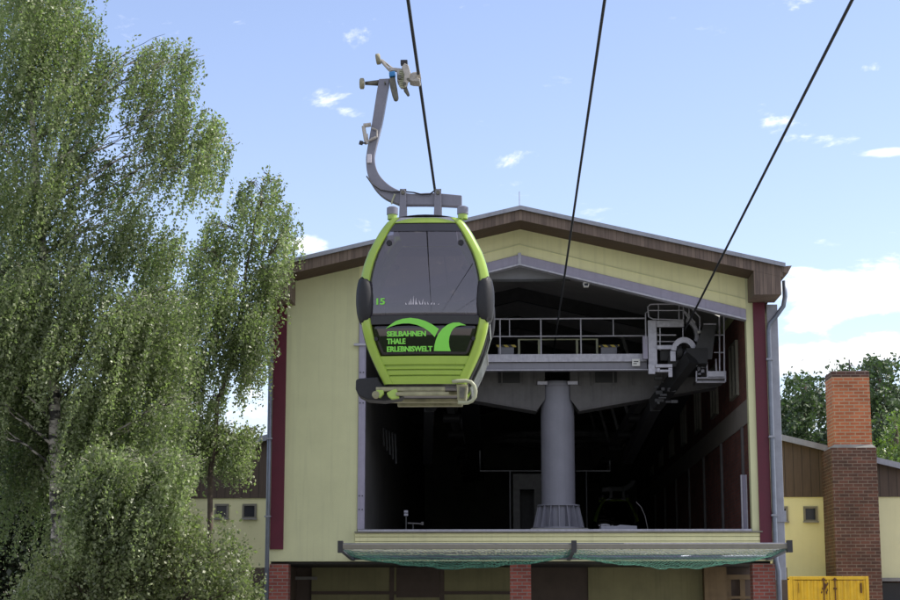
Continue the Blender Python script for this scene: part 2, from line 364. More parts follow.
# lining triangle behind the beam tip
zt = L(540, 280.5, .5)[1]; dxt = (bz-.30-zt)/bslope+.15
MB().prism([(bx-dxt, zt), (bx+dxt, zt), (bx, bz-.22)], .45, .52).build('lining_panel', M['lite'], st)
MB().box(bx-dxt, bx+dxt, .42, .449, zt-.04, zt+.02).build('lining_edge', M['dark'], st)
# maroon strips
for a, b, ytop, yb in ((271.5, 284.5, 293, 549.5), (758, 770, 293, 546)):
    x0 = L(a, 480)[0]; x1 = L(b, 480)[0]
    MB().box(x0, x1, -.07, -.004, L(a, yb)[1], zb_box-.003).build('corner_strip', M['maroon'], st)
# grey pilaster by the right corner
x0, x1 = WR+.05, L(783.5, 480)[0]
MB().box(x0, x1, .05, .42, L(780, 600)[1]+.5, L(775, 304)[1]).build('pilaster', M['zinc'], st, bevel=.01)
MB().box(x0-.02, x1+.04, .0, .46, L(780, 522)[1], L(780, 511)[1]).build('pilaster_clamp', M['zinc'], st)
# downpipes
zR = L(780, 300)[1]
xa = L(783, 290, .0)[0]; xbp = L(773.3, 480, -.15)[0]
MB().tube([(xa+.02, -.15, zb_box+.55), (xa+.02, -.15, zb_box+.12), (xa-.03, -.15, zb_box-.12), (xbp+.18, -.15, zb_box-.42), (xbp+.04, -.15, zb_box-.58), (xbp, -.15, zb_box-.78), (xbp, -.15, 2.9), (xbp+.06, -.15, 2.6), (xbp+.06, -.15, .1)], .062, 10).build('downpipe', M['pipe'], st, smooth=True)
xlp = L(268.5, 480, -.1)[0]
MB().tube([(xlp, -.1, zb_box), (xlp, -.1, .1)], .055, 10).build('downpipe', M['pipe'], st, smooth=True)
for zz in (4, 6, 8):
    MB().box(xlp-.08, xlp+.08, -.18, .02, zz, zz+.04).build('pipe_clamp', M['zinc'], st); MB().box(xbp-.085, xbp+.085, -.23, .05, zz, zz+.05).build('pipe_clamp', M['zinc'], st)
# hall body
si = MB()
si.box(WL, WL+.28, TH+.003, BACK-.4, ZB, rz(WL)-fh-.02)
si.box(WR-.28, WR, TH+.003, BACK-.4, ZB, rz(WR)-fh-.02)
si.build('side_wall', M['render'], st)
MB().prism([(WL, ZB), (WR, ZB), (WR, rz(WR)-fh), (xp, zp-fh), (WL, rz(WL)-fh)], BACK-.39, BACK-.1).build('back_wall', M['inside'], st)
MB().box(WL+.285, WR-.285, TH+.003, BACK-.4, ZB+.02, ZS-.06).build('floor_slab', M['deckgrey'], st)
MB().box(WL+.02, WR-.02, .31, BACK-.4, ZB-.06, ZB-.003).build('slab_edge', M['dark'], st)
# ceiling lining + rafters
MB().prism([(WL+.3, rz(WL+.3)-fh-.02), (xp, zp-fh-.02), (WR-.3, rz(WR-.3)-fh-.02), (WR-.3, rz(WR-.3)-fh-.1), (xp, zp-fh-.1), (WL+.3, rz(WL+.3)-fh-.1)], .55, BACK-.4).build('ceiling', M['ceil'], st)
for k in range(7):
    y = 2.5+k*5.2
    MB().prism([(WL+.3, rz(WL+.3)-fh-.103), (xp, zp-fh-.103), (WR-.3, rz(WR-.3)-fh-.103), (WR-.3, rz(WR-.3)-fh-.5), (xp, zp-fh-.5), (WL+.3, rz(WL+.3)-fh-.5)], y, y+.18).build('rafter', M['dark'], st)
# right inner wall: brick, beige band, posts, windows
xi = WR-.285
iw = OR+.02
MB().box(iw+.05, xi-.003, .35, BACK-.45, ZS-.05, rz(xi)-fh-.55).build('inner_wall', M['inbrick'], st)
MB().box(iw+.02, iw+.047, .36, BACK-.5, L(747, 422, .4)[1], L(747, 398, .4)[1]).build('wall_band', M['beige'], st)
for k in range(7):
    y = 1.6+k*4.6
    MB().box(iw-.02, iw+.046, y, y+.14, ZS-.05, L(747, 422, .4)[1]-.003).build('wall_post', M['girder'], st)
    w = MB(); zz = L(740, 398, .4)[1]
    for (a, b, c, d) in ((0, 1.5, .3, .36), (0, 1.5, 1.75, 1.81), (0, .06, .363, 1.747), (1.44, 1.5, .363, 1.747), (.72, .78, .363, 1.747)):
        w.box(iw-.03, iw+.045, y+.6+a, y+.6+b, zz+c, zz+d)
    wf = w.build('window', M['winframe'], st)
    MB().box(iw+.02, iw+.04, y+.67, y+2.03, zz+.37, zz+1.74).build('pane', M['pane'], wf)
# left inner wall
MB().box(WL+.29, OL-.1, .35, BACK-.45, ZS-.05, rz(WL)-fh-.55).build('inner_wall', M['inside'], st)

# brick piers and the recessed ground floor
for a, b in ((269, 288), (510, 531), (753, 775.5)):
    x0 = L(a, 575)[0]; x1 = L(b, 575)[0]
    MB().box(x0, x1, .04, .55, -.02, ZB-.063).build('brick_pier', M['red'], st)
RY = 3.6
def gx(px): return L(px, 585, RY)[0]
zt0 = ZB-.066
MB().box(gx(250), gx(312), RY, RY+.2, 0, zt0).build('ground_floor_wall', M['umber'], st)
MB().box(gx(312), gx(511), RY-.1, RY+.2, 0, zt0).build('ground_floor_wall', M['olive'], st)
MB().box(gx(511), gx(588), RY-.04, RY+.2, 0, zt0).build('ground_floor_wall', M['umber'], st)
MB().box(gx(588), gx(702), RY-.12, RY+.2, 0, zt0).build('ground_floor_wall', M['olive'], st)
MB().box(gx(702), gx(724), RY-.6, RY-.2, 0, zt0).build('post', M['tan'], st)
MB().box(gx(724), gx(790), RY+.4, RY+.6, 0, zt0).build('ground_floor_wall', M['umber'], st)
w = MB()
for a, b in ((726, 732), (741, 746)): w.box(gx(a), gx(b)+.0, RY+.2, RY+.3, 1.0, zt0-.3)
w.box(gx(726), gx(752), RY+.15, RY+.28, zt0-.33, zt0-.2); w.box(gx(726), gx(752), RY+.15, RY+.28, zt0-.85, zt0-.78)
w.build('wooden_shelf', M['tan'], st)
w = MB()
for a in (390, 440): w.box(gx(a), gx(a)+.12, RY-.14, RY-.103, 1.6, zt0)
w.box(gx(312), gx(511), RY-.16, RY-.103, L(400, 593, RY)[1]-.04, L(400, 593, RY)[1]+.04)
w.build('panel_rails', M['umber'], st)
MB().box(gx(392)+.13, gx(440)-.01, RY-.13, RY-.104, 2.0, zt0).build('shutter_panel', M['umber'], st)
MB().box(gx(288), gx(318), RY-.3, RY-.22, L(300, 580, RY)[1], L(300, 577, RY)[1]).build('ledge', M['conc'], st)
# side walls of the ground floor
MB().box(WL+.05, WL+.3, .6, BACK-.5, 0, zt0).build('ground_floor_wall', M['umber'], st)
MB().box(WR-.3, WR-.05, 4.3, BACK-.5, 0, zt0).build('ground_floor_wall', M['render'], st)
# antenna rod on the ridge
MB().tube([(xp-.02, OV+.6, zp), (xp-.02, OV+.6, zp+.62)], .012, 6).build('lightning_rod', M['galv'], st)

# ------------------------------------------------------------------ safety net frame under the opening
nf = empty('safety_net', FB.W(0, 0, 0), -YAW)
tag(nf, 'long green safety net hung in a grey steel frame below the station opening', 'safety net')
NY = -3.6
nx0, nz = L(338, 547, NY); nx1 = L(792, 547, NY)[0]
nzb = L(560, 557.5, -.3)[1]
b0 = nx0+.1; b1 = nx1-.1
MB().box(nx0, nx1, NY-.06, NY+.06, nz-.055, nz+.06).build('front_beam', M['winframe'], nf, bevel=.012)
MB().box(nx0+.02, (nx0+nx1)/2+1.4, NY-.03, NY+.05, nz+.062, nz+.085).build('beam_cap', M['pipe'], nf)
MB().box((nx0+nx1)/2+1.41, nx1-.02, NY-.03, NY+.05, nz+.062, nz+.085).build('beam_cap', M['galv'], nf)  # paler than the left part: sunlight painted on the cap's right end
MB().tube([(b0, -.35, nzb), (b1, -.35, nzb)], .06, 10).build('back_tube', M['pipe'], nf, smooth=True)
xm = L(574, 550, NY)[0]
for x in (nx0+.06, xm, nx1-.06):
    a = MB().bar((x, NY+.07, nz-.02), (x, -.40, nzb-.0), .09, .14); a.bar((x, -.40, nzb), (x, -.005, nzb), .09, .14)
    ar = a.build('bracket_arm', M['pipe'], nf)
    MB().box(x-.06, x+.06, NY-.10, NY+.10, nz-.14, nz+.14).build('bracket_head', M['dark'], ar)
def netgrid(name, m, nx, ny, sag, r, z0, z1, halfw, tilt=.0):
    P = []
    for j in range(ny+1):
        t = j/ny; row = []
        for i in range(nx+1):
            s = i/nx; x = nx0+.1+(nx1-nx0-.2)*s
            bay = (x-(nx0+.1))/(xm-nx0-.1) if x < xm else (x-xm)/(nx1-.1-xm)
            dz = -sag*(4*bay*(1-bay))**.7*(math.sin(math.pi*(.12+.88*t)))*(1+.06*math.sin(x*2.3+1.1)+.05*math.sin(x*6.1+3*t)+.03*math.sin(x*14+9*t))
            row.append(Vector((x, NY+.05+(-.4-NY)*t, z0+(z1-z0)*t+dz+.012*random.uniform(-1, 1))))
        P.append(row)
    mb = MB()
    for j in range(ny+1):
        for i in range(nx):
            mb.tube([P[j][i], P[j][i+1]], r, 3, cap=False)
            if j < ny:
                mb.tube([P[j][i], P[j+1][i+1]] if tilt else [P[j][i], P[j+1][i]], r, 3, cap=False)
    return mb.build(name, m, nf)
netgrid('net', M['net'], 120, 16, .36, .0040, nz-.05, nzb, 1, .5)
netgrid('wire_mesh', M['mesh'], 130, 10, .02, .0055, nz-.02, nzb+.07, 1, .5)

# ------------------------------------------------------------------ side wings
WY = 17.0
zc = 0
def wing(sgn, label):
    root = empty('station_wing', FB.W(0, 0, 0), -YAW); tag(root, label, 'building', 'low wings beside the station hall')
    def X(px, py): 
        x, z = L(px, py, WY)
        return x, z
    xa, za = X(783, 440.5); xb, zb = X(900, 468.5); sl = (za-zb)/(xb-xa)
    xc = X(520, 497)[0]
    f = (lambda x: x) if sgn > 0 else (lambda x: 2*xc-x)
    i0 = WR+.02 if sgn > 0 else 2*xc-(WL-.02)        # where the wing meets the hall
    top = lambda x: za-sl*(x-xa)
    zband = X(850, 497)[1]; x1 = xa+(za-zband-.1)/sl; zlow = X(850, 578)[1]
    def pr(mb, pts, y0, y1): return mb.prism([(f(p[0]), p[1]) for p in pts], y0, y1)
    pr(MB(), [(i0, zband+.003), (x1, zband+.003), (x1, top(x1)), (i0, top(i0))], WY-.06, WY+.2).build('cladding', M['clad'], root)
    pr(MB(), [(i0, zlow), (x1, zlow), (x1, zband), (i0, zband)], WY, WY+.25).build('wall', M['wing'], root)
    xlb, zlb = f(X(880, 580)[0]), 0
    pr(MB(), [(i0, 0), (x1, 0), (x1, zlow-.12), (i0, zlow-.12)], WY+.35, WY+.6).build('ground_floor_wall', M['brown'], root)
    pr(MB(), [(i0, zlow-.12), (x1, zlow-.12), (x1, zlow-.003), (i0, zlow-.003)], WY-.25, WY+.6).build('lintel', M['conc'], root)
    rfm = pr(MB(), [(i0, top(i0)+.003), (x1+.4, top(x1+.4)+.003), (x1+.4, top(x1+.4)+.13), (i0, top(i0)+.13)], WY-.35, WY+22).build('roof', M['roof'], root)
    pr(MB(), [(i0, top(i0)-.06), (x1+.4, top(x1+.4)-.06), (x1+.4, top(x1+.4)+.15), (i0, top(i0)+.15)], WY-.40, WY-.352).build('roof_edge', M['zinc'], rfm)
    MB().box(min(f(x1-.25), f(x1)), max(f(x1-.25), f(x1)), WY+.26, WY+21, 0, top(x1)).build('side_wall', M['wing'], root)
    def win(px0, px1, py0, py1):
        x0, z1 = X(px0, py0); x1_, z0 = X(px1, py1)
        w = MB(); w.box(x0, x1_, WY-.06, WY-.003, z0, z0+.07); w.box(x0, x1_, WY-.06, WY-.003, z1-.07, z1)
        w.box(x0, x0+.07, WY-.06, WY-.003, z0+.073, z1-.073); w.box(x1_-.07, x1_, WY-.06, WY-.003, z0+.073, z1-.073)
        wf = w.build('window', M['winframe'], root)
        MB().box(x0+.073, x1_-.073, WY-.02, WY-.004, z0+.073, z1-.073).build('pane', M['pane'], wf)
        MB().box(x0-.03, x1_+.03, WY-.12, WY-.061, z0-.03, z0+.02).build('sill', M['conc'], wf)
    return root, X, win, zlow, zband, top
wr, X, win, zlow, zband, top = wing(1, 'yellow and brown clad station wing right of the hall, behind the brick chimney')
win(803, 817.5, 506.5, 522); win(776, 788, 506.5, 522)
# ground floor window and brick jamb on the right wing
x0, z1 = X(884, 583)
MB().box(x0, x0+4, WY+.28, WY+.347, 0, z1).build('window', M['pane'], wr)
wl, X2, win2, *_ = wing(-1, 'yellow and brown clad station wing left of the hall, half hidden by birch leaves')
win2(215, 228.5, 504, 519); win2(242.5, 256.5, 504, 519)
MB().box(X(160, 590)[0], X(262, 590)[0], WY+.28, WY+.347, 0, zlow-.25).build('window', M['pane'], wl)
# chimney in front of the wing
CY = WY-1.9
def C(px, py): return L(px, py, CY)
x0, zt_ = C(831.5, 372); x1 = C(869, 372)[0]; zj = C(850, 445)[1]
ch = MB().box(x0, x1, CY, CY+1.25, zj, zt_).build('chimney', M['orange'], wr); tag(ch, 'tall square chimney, orange brick above and dark brown brick below')
y0c = C(834, 510)[0]; y1c = C(877, 510)[0]
MB().box(x0-.12, x1+.12, CY-.09, WY-.065, 0, zj-.10).build('chimney_base', M['brown'], ch)
mc = MB(); mc.add([(x0-.12,CY-.09,zj-.10),(x1+.12,CY-.09,zj-.10),(x1+.12,CY+1.36,zj-.10),(x0-.12,CY+1.36,zj-.10),(x0,CY,zj+.02),(x1,CY,zj+.02),(x1,CY+1.25,zj+.02),(x0,CY+1.25,zj+.02)],
   [(0,1,5,4),(1,2,6,5),(2,3,7,6),(3,0,4,7)]).build('chimney_shoulder', M['conc'], ch)
MB().box(x0-.006, x1+.006, CY-.006, CY+1.256, zt_-.18, zt_+.03).build('chimney_cap', M['brown'], ch, bevel=.02)
cf = MB()
for dx in (.35, .95): cf.box(x0+dx, x0+dx+.28, CY+.4, CY+.8, zt_+.031, zt_+.10)
cf.build('flue_cover', M['dark'], ch)
MB().tube([(x0+.72, CY+.5, zt_), (x0+.72, CY+.5, zt_+.5)], .025, 6).tube([(x0+.6, CY+.5, zt_+.3), (x0+.84, CY+.5, zt_+.3)], .02, 6).build('chimney_rod', M['dark'], ch)

# ------------------------------------------------------------------ yellow container
KY = 9.2
xk0, zk = L(789.5, 576.5, KY); xk1 = L(868.5, 577, KY)[0]
cn = empty('container', FB.W((xk0+xk1)/2, KY, 0), -YAW); tag(cn, 'scuffed yellow shipping container with closed double doors in front of the right wing', 'container')
hw = (xk1-xk0)/2; dp = 5.9
b = MB()
for x in (-hw, hw-.09):
    for y in (0, dp-.09): b.box(x, x+.09, y, y+.09, 0, zk)
b.box(-hw+.093, hw-.093, 0, .09, zk-.10, zk); b.box(-hw+.093, hw-.093, 0, .09, 0, .15)
b.build('frame', M['yellow'], cn, bevel=.008)
def corr(n, w, d):
    pts = []
    for k in range(n):
        t = w*k/n; q = w/n
        pts += [(t, 0), (t+q*.35, 0), (t+q*.5, d), (t+q*.85, d)]
    pts.append((w, 0)); return pts
for x in (-hw+.01, hw-.05):
    pts = corr(22, dp-.2, .035); vs = []; 
    for (t, dd) in pts: vs += [(x+.03-dd*(1 if x < 0 else -1), t+.1, .12), (x+.03-dd*(1 if x < 0 else -1), t+.1, zk-.1)]
    MB().add(vs, [(2*i, 2*i+2, 2*i+3, 2*i+1) for i in range(len(pts)-1)]).build('side_panel', M['yellow'], cn)
MB().box(-hw+.02, hw-.02, .05, dp, zk-.06, zk-.02).box(-hw+.02, hw-.02, .05, dp, .05, .12).build('body', M['yellow'], cn)
for s in (-1, 1):
    x0 = -hw+.1 if s < 0 else .01; x1 = -.01 if s < 0 else hw-.1
    pts = corr(5, x1-x0-.1, .03); vs = []
    for (t, dd) in pts: vs += [(x0+.05+t, .02+dd, .16), (x0+.05+t, .02+dd, zk-.12)]
    mb = MB().add(vs, [(2*i, 2*i+2, 2*i+3, 2*i+1) for i in range(len(pts)-1)])
    mb.box(x0, x0+.05, .01, .06, .16, zk-.11); mb.box(x1-.05, x1, .01, .06, .16, zk-.11)
    d = mb.build('door', M['yellow'], cn)
    lb = MB()
    for dx in ((x1-.16,) if s < 0 else (x0+.16,)):
        lb.tube([(dx, -.02, .1), (dx, -.02, zk-.04)], .018, 8); lb.box(dx-.05, dx+.05, -.035, .0, zk-.13, zk-.07); lb.box(dx-.05, dx+.05, -.035, .0, zk-.40, zk-.34)
    lb.build('lock_bar', M['rust'], d)
    MB().box((x0+x1)/2+.38*s, (x0+x1)/2+.40*s+.03, -.012, .012, zk-.5, zk-.2).build('hinge', M['rust'], d)
# rust scars
sc = MB()
for _ in range(12):
    px = random.gauss(-.12, .05); pz = zk-.15-abs(random.gauss(0, .25)); r = random.uniform(.010, .035)
    pts = [(px+r*math.cos(t)*random.uniform(.5, 1.2), pz+1.7*r*math.sin(t)*random.uniform(.5, 1.2)) for t in [k*math.pi/4 for k in range(8)]]
    sc.add([(p[0], .0085-.0003*_, p[1]) for p in pts], [tuple(range(8))])
sc.build('rust_scars', M['rust'], cn)

# ------------------------------------------------------------------ steel gantry inside the opening
GY = 2.2
gt = empty('rope_gantry', FB.W(0, 0, 0), -YAW); tag(gt, 'grey steel gantry on one thick round column in the dark station opening', 'steel gantry')
def G(px, py, ly=GY): return L(px, py, ly)
cyy = GY+1.6
xc0 = G(541.5, 460, cyy-.5)[0]; xc1 = G(575.5, 460, cyy-.5)[0]; cxm = (xc0+xc1)/2; cr = (xc1-xc0)/2
zc0 = G(558, 528, cyy-.9)[1]; zc1 = G(558, 388, cyy)[1]
MB().tube([(cxm, cyy, ZS-.1), (cxm, cyy, zc1)], cr, 40).build('column', M['column'], gt, smooth=True).modifiers.new('e', 'EDGE_SPLIT').split_angle = R(40)
cb = MB(); cb.box(cxm-.78, cxm+.78, cyy-.78, cyy+.78, ZS-.06, zc0); cb.build('plinth', M['conc'], gt)
cb = MB(); zf = G(558, 504, cyy-.5)[1]
cb.tube([(cxm, cyy, zc0+.003), (cxm, cyy, zc0+.05)], cr+.26, 32); cb.tube([(cxm, cyy, zf-.04), (cxm, cyy, zf)], cr+.12, 32)
for k in range(16):
    t = 2*math.pi*k/16; c, s = math.cos(t), math.sin(t); w = Vector((-s, c, 0))*.012
    p = [Vector((cxm+c*(cr-.01), cyy+s*(cr-.01), zc0+.053)), Vector((cxm+c*(cr+.24), cyy+s*(cr+.24), zc0+.053)), Vector((cxm+c*(cr+.11), cyy+s*(cr+.11), zf-.043)), Vector((cxm+c*(cr-.01), cyy+s*(cr-.01), zf-.043))]
    cb.add([q-w for q in p]+[q+w for q in p], [(0,1,2,3),(7,6,5,4),(0,4,5,1),(1,5,6,2),(2,6,7,3),(3,7,4,0)])
cb.build('column_foot', M['column'], gt)
# crosshead: tapered girder arms
zt1 = G(558, 370, cyy-.4)[1]; ztap = G(480, 402, cyy-.4)[1]; zcen = G(530, 410, cyy-.4)[1]
xL = G(398, 380, cyy-.4)[0]; xR = 2*cxm-xL
for s in (-1, 1):
    e = cxm+s*(xR-cxm)
    MB().prism([(cxm+s*cr*.75, zt1), (e, zt1), (e, zt1-.45), (cxm+s*1.9, ztap), (cxm+s*(cr+.1), zcen), (cxm+s*cr*.75, zcen+.3)], cyy-.4, cyy-.34).build('girder_web', M['girder'], gt)
    MB().prism([(cxm+s*cr*.75, zt1), (e, zt1), (e, zt1-.45), (cxm+s*1.9, ztap), (cxm+s*(cr+.1), zcen), (cxm+s*cr*.75, zcen+.3)], cyy+.3, cyy+.36).build('girder_web', M['girder'], gt)
    fl = MB().bar((cxm+s*(cr+.12), cyy-.0, zcen-.02), (cxm+s*1.9, cyy, ztap-.02), .86, .03); fl.bar((cxm+s*1.9, cyy, ztap-.02), (e, cyy, zt1-.47), .86, .03)
    fl.build('girder_flange', M['girder'], gt)
    stf = MB()
    for q in (.62, .95, 1.55, 2.1, 2.9, 3.5):
        if q < abs(e-cxm)-.1: stf.box(cxm+s*q-.015, cxm+s*q+.015, cyy-.47, cyy-.402, zt1-.44, zt1-.01)
    stf.build('stiffeners', M['girder'], gt)
    bk = MB().box(cxm+s*1.35-.30, cxm+s*1.35+.30, cyy-.45, cyy-.405, zt1-.36, zt1-.06)
    bk.build('recess_shade_plate', M['trough'], gt)  # near-black plate on the web, painting the shade of a recess
    MB().box(cxm+s*.42-.14, cxm+s*.42+.14, cyy-.5, cyy-.403, zt1-.42, zt1-.33).build('bearing_plate', M['galv'], gt)
MB().tube([(cxm, cyy, zc1), (cxm, cyy, zt1-.3)], cr*.98, 32).build('column_head', M['column'], gt, smooth=True)
# walkway
wx0 = G(398, 360)[0]; wx1 = G(647, 360)[0]
za, zb_, zc_ = G(560, 354)[1], G(560, 361.8)[1], G(560, 369)[1]
MB().box(wx0, wx1, GY, GY+.05, zb_, za).build('walkway_edge', M['galv'], gt, bevel=.006)
MB().box(wx0, wx1, GY+.1, GY+.2, zc_, zb_-.003).build('walkway_beam', M['column'], gt)
MB().box(wx0, wx1, GY+.053, GY+1.7, zb_+.02, zb_+.06).build('walkway_deck', M['girder'], gt)
MB().box(wx0-.1, wx1+.1, GY+.05, GY+.3, zc_-.03, zc_-.003).build('beam_flange', M['galv'], gt)
r1 = MB(); zr = G(560, 318.5)[1]; zm = G(560, 336)[1]
r1.tube([(wx0, GY+.03, zr), (wx1, GY+.03, zr)], .024, 8); r1.tube([(wx0, GY+.03, zm), (wx1, GY+.03, zm)], .021, 8)
for px, full in ((420, 1), (460, 1), (500, 1), (509.6, 0), (541, 1), (581, 1), (613.6, 0), (646, 1)):
    x = G(px, 340)[0]; r1.tube([(x, GY+.03, zb_ if full else zm), (x, GY+.03, zr)], .022 if full else .016, 8)
r1.build('railing', M['galv'], gt)
r2 = MB(); zi = G(560, 339.5, GY+.9)[1]
r2.tube([(G(518, 345, GY+.9)[0], GY+.9, zi), (G(598, 345, GY+.9)[0], GY+.9, zi)], .02, 8)
for px in (519, 539, 577, 597): x = G(px, 345, GY+.9)[0]; r2.box(x-.03, x+.03, GY+.88, GY+.93, zb_, zi)
r2.build('inner_railing', M['cream'], gt)
for px in (498, 601):
    x0 = G(px, 350, GY+.6)[0]; x1 = G(px+16, 350, GY+.6)[0]; z0 = G(px, 355, GY+.6)[1]; z1 = G(px, 347, GY+.6)[1]
    b = MB().box(x0, x1, GY+.6, GY+.9, z0-.1, z1).build('cover_box', M['column'], gt, bevel=.01)
    MB().box(x0-.05, x1+.06, GY+.57, GY+.599, z1-.01, z1+.055).build('warning_edge', M['hazard'], b)
p0 = G(632, 359, GY-.05); p1 = G(640, 366, GY-.05)
sg = MB().box(p0[0], p1[0], GY-.07, GY-.05, p1[1], p0[1]).build('notice_plate', M['white'], gt)
mk = MB()
for k, (a, b_) in enumerate(((.2, .8), (.15, .6))):
    mk.box(p0[0]+(p1[0]-p0[0])*a, p0[0]+(p1[0]-p0[0])*b_, GY-.074, GY-.071, p1[1]+(p0[1]-p1[1])*(.55-.3*k), p1[1]+(p0[1]-p1[1])*(.68-.3*k))
mk.build('notice_print', M['dark'], sg)

# ------------------------------------------------------------------ sheave stations, one per rope
def Lrope(px, py, Y): return at(px, py, Y)
RD = ray(505, 685); RD.normalize()
CABY = 26.5
ropeA = at(408+.142*76, 76, CABY); ropeB = at(605-.15*76, 76, CABY); ropeC = at(852-.506*76, 76, CABY)
for P_ in (ropeB, ropeC): P_.z = ropeA.z
def make_sheave():
    root = empty('sheave_station', FB.W(0, 0, 0), -YAW)
    tag(root, 'sheave platform with pale railings and basket where the right rope enters the hall', 'sheave platform', 'sheave platforms at the station mouth')
    Y0 = GY-.35
    def g2(px, py, ly=Y0): x, z = L(px, py, ly); return Vector((x, ly, z))
    def T(mb, pts, r=.022, ly=Y0): mb.tube([g2(a, b, ly) for a, b in pts], r, 8); return mb
    def BX(mb, x0, x1, y0, y1, ly=Y0, d=.12):
        a = g2(x0, y1, ly); b = g2(x1, y0, ly); mb.box(a.x, b.x, ly, ly+d, a.z, b.z); return mb
    m = MB(); BX(m, 648.8, 656.6, 320, 372); m.build('post', M['galv'], root, bevel=.015)
    m = MB(); BX(m, 643, 647.5, 336, 359); m.build('post', M['frame'], root, bevel=.01)
    m = MB(); BX(m, 656.8, 684, 320.5, 327); m.build('head_beam', M['galv'], root, bevel=.01)
    m = MB()
    T(m, [(648.8, 317), (647.8, 307), (650, 304.4), (656, 304), (684, 304), (689, 305), (699.8, 317.5), (700, 325), (699.5, 333)])
    T(m, [(648.2, 310.4), (684, 310.4), (695.5, 323)], .018); T(m, [(649, 317), (653, 319), (683, 320)], .018)
    for x in (658.5, 679, 683.4): T(m, [(x, 304), (x, 320)], .018)
    T(m, [(646, 345), (645.5, 313), (648.5, 311)], .016)
    T(m, [(689, 305), (689, 318)], .018); T(m, [(684, 312), (697, 330)], .018)
    m.build('upper_railing', M['galv'], root)
    m = MB(); T(m, [(657, 335), (676, 335)], .02); T(m, [(657, 341.5), (676, 341.5)], .016); T(m, [(660, 328), (660, 350)], .018); T(m, [(683, 328), (683, 340)], .018)
    m.build('mid_rails', M['galv'], root)
    m = MB(); BX(m, 656.8, 672.5, 345, 349.2, Y0-.05); m.build('cross_beam', M['galv'], root, bevel=.008)
    # arched cowl
    def arch(cx, cy, r0, r1, a0, a1, y0, d, name, mt, n=12):
        out = [(cx+r1[0]*math.cos(R(a0+(a1-a0)*k/n)), cy-r1[1]*math.sin(R(a0+(a1-a0)*k/n))) for k in range(n+1)]
        inn = [(cx+r0[0]*math.cos(R(a0+(a1-a0)*k/n)), cy-r0[1]*math.sin(R(a0+(a1-a0)*k/n))) for k in range(n+1)][::-1]
        mb = MB()
        for k in range(n):
            q = [out[k], out[k+1], inn[n-k-1], inn[n-k]]
            mb.prism([(g2(a, b, y0).x, g2(a, b, y0).z) for a, b in q], y0, y0+d)
        mb.build(name, mt, root)
    arch(684, 352, (8, 9.5), (13, 15), 8, 172, Y0-.12, .3, 'cowl', M['galv'])
    arch(684, 336, (11, 14), (15, 18.5), -20, 80, Y0+.3, .2, 'guard_ring', M['galv'])
    m = MB(); BX(m, 670.5, 675.5, 351, 361, Y0-.1); BX(m, 693.5, 697, 351, 366, Y0-.1); m.build('cowl_leg', M['galv'], root)
    # black machinery with bright bearing
    mech = MB(); BX(mech, 660, 692, 349, 361, Y0+.1, .5); BX(mech, 668, 690, 357, 367, Y0+.05, .5)
    mech.build('sheave_drive', M['trough'], root, bevel=.03)
    sh = MB(); c = g2(679, 352, Y0+.02); 
    sh.tube([c+Vector((-.07, 0, 0)), c+Vector((.07, 0, 0))], .20, 24); sh.tube([c+Vector((-.11, 0, 0)), c+Vector((.11, 0, 0))], .06, 12)
    sh.build('sheave', M['black'], root)
    m = MB(); c = g2(689, 358, Y0-.1); m.tube([c, g2(683, 362.5, Y0-.1)], [.07, .05], 10); m.tube([g2(688, 349, Y0-.05), g2(684.5, 357, Y0-.05)], .05, 10)
    m.build('bearing_arm', M['column'], root)
    m = MB(); BX(m, 648.5, 655, 364, 374, Y0-.08); BX(m, 655.2, 672.5, 364, 367.5, Y0-.08, .2); BX(m, 660, 671, 369.5, 372, Y0-.08, .2); BX(m, 668.5, 672.4, 367.7, 377, Y0-.06, .1); BX(m, 657, 660, 368, 372, Y0-.05)
    m.build('lower_bracket', M['galv'], root, bevel=.008)
    # small fittings below
    for _ in range(18):
        x = random.uniform(650, 672); y = random.uniform(376, 402); BX(MB(), x, x+random.uniform(2, 9), y, y+random.uniform(1, 4), Y0+random.uniform(.1, .6), .1).build('drive_fitting', M['dark'], root, bevel=.01)
    # long trough that follows the rope into the hall
    tr = MB(); a = g2(703, 330, Y0-.2); p = a.copy(); n = Vector((.0, 1, -.045)).normalized()
    tr.bar(g2(697, 352, Y0-.3)+Vector((0, 0, -.1)), g2(697, 352, Y0-.3)+Vector((-.02, 22, -1.6)), .55, .42)
    tr.build('rope_trough', M['trough'], root)
    # side plate, leaning away
    q = [g2(704, 324, Y0-.25), g2(716, 324, Y0-.25), g2(712, 359, Y0-.25), g2(690, 362, Y0-.25)]
    w = Vector((0, .05, 0)); MB().add([v for v in q]+[v+w for v in q], [(3,2,1,0),(4,5,6,7),(0,1,5,4),(1,2,6,5),(2,3,7,6),(3,0,4,7)]).build('side_plate', M['dark'], root)
    q = [g2(690, 362.3, Y0-.25), g2(703.5, 324, Y0-.25), g2(700, 336, Y0+.6), g2(672, 384, Y0+.2)]
    MB().add(q, [(0,1,2,3)]).build('chute_plate', M['trough'], root)
    m = MB(); m.bar(g2(692, 358, Y0-.35), g2(655, 405, Y0+1.2), .28, .35); m.bar(g2(655, 405, Y0+1.2), g2(628, 458, Y0+7.5), .28, .35); m.build('running_rail', M['trough'], root)
    m = MB(); T(m, [(703.5, 324), (716.2, 324)], .018, Y0-.27); m.build('plate_edge', M['galv'], root)
    # inspection basket
    bs = MB()
    for x, a_, b_ in ((719.3, 313, 371), (724, 302, 378), (707, 362, 378), (716, 359, 372)): T(bs, [(x, a_), (x+.5, b_)], .024)
    for y in (335, 352.5, 312.8): T(bs, [(714, y), (724.5, y)], .018)
    T(bs, [(696, 378), (725.5, 378)], .024); T(bs, [(696.5, 382), (725, 382)], .03); T(bs, [(725.5, 371), (725.5, 382)], .024); T(bs, [(696.5, 371), (696.5, 382)], .024)
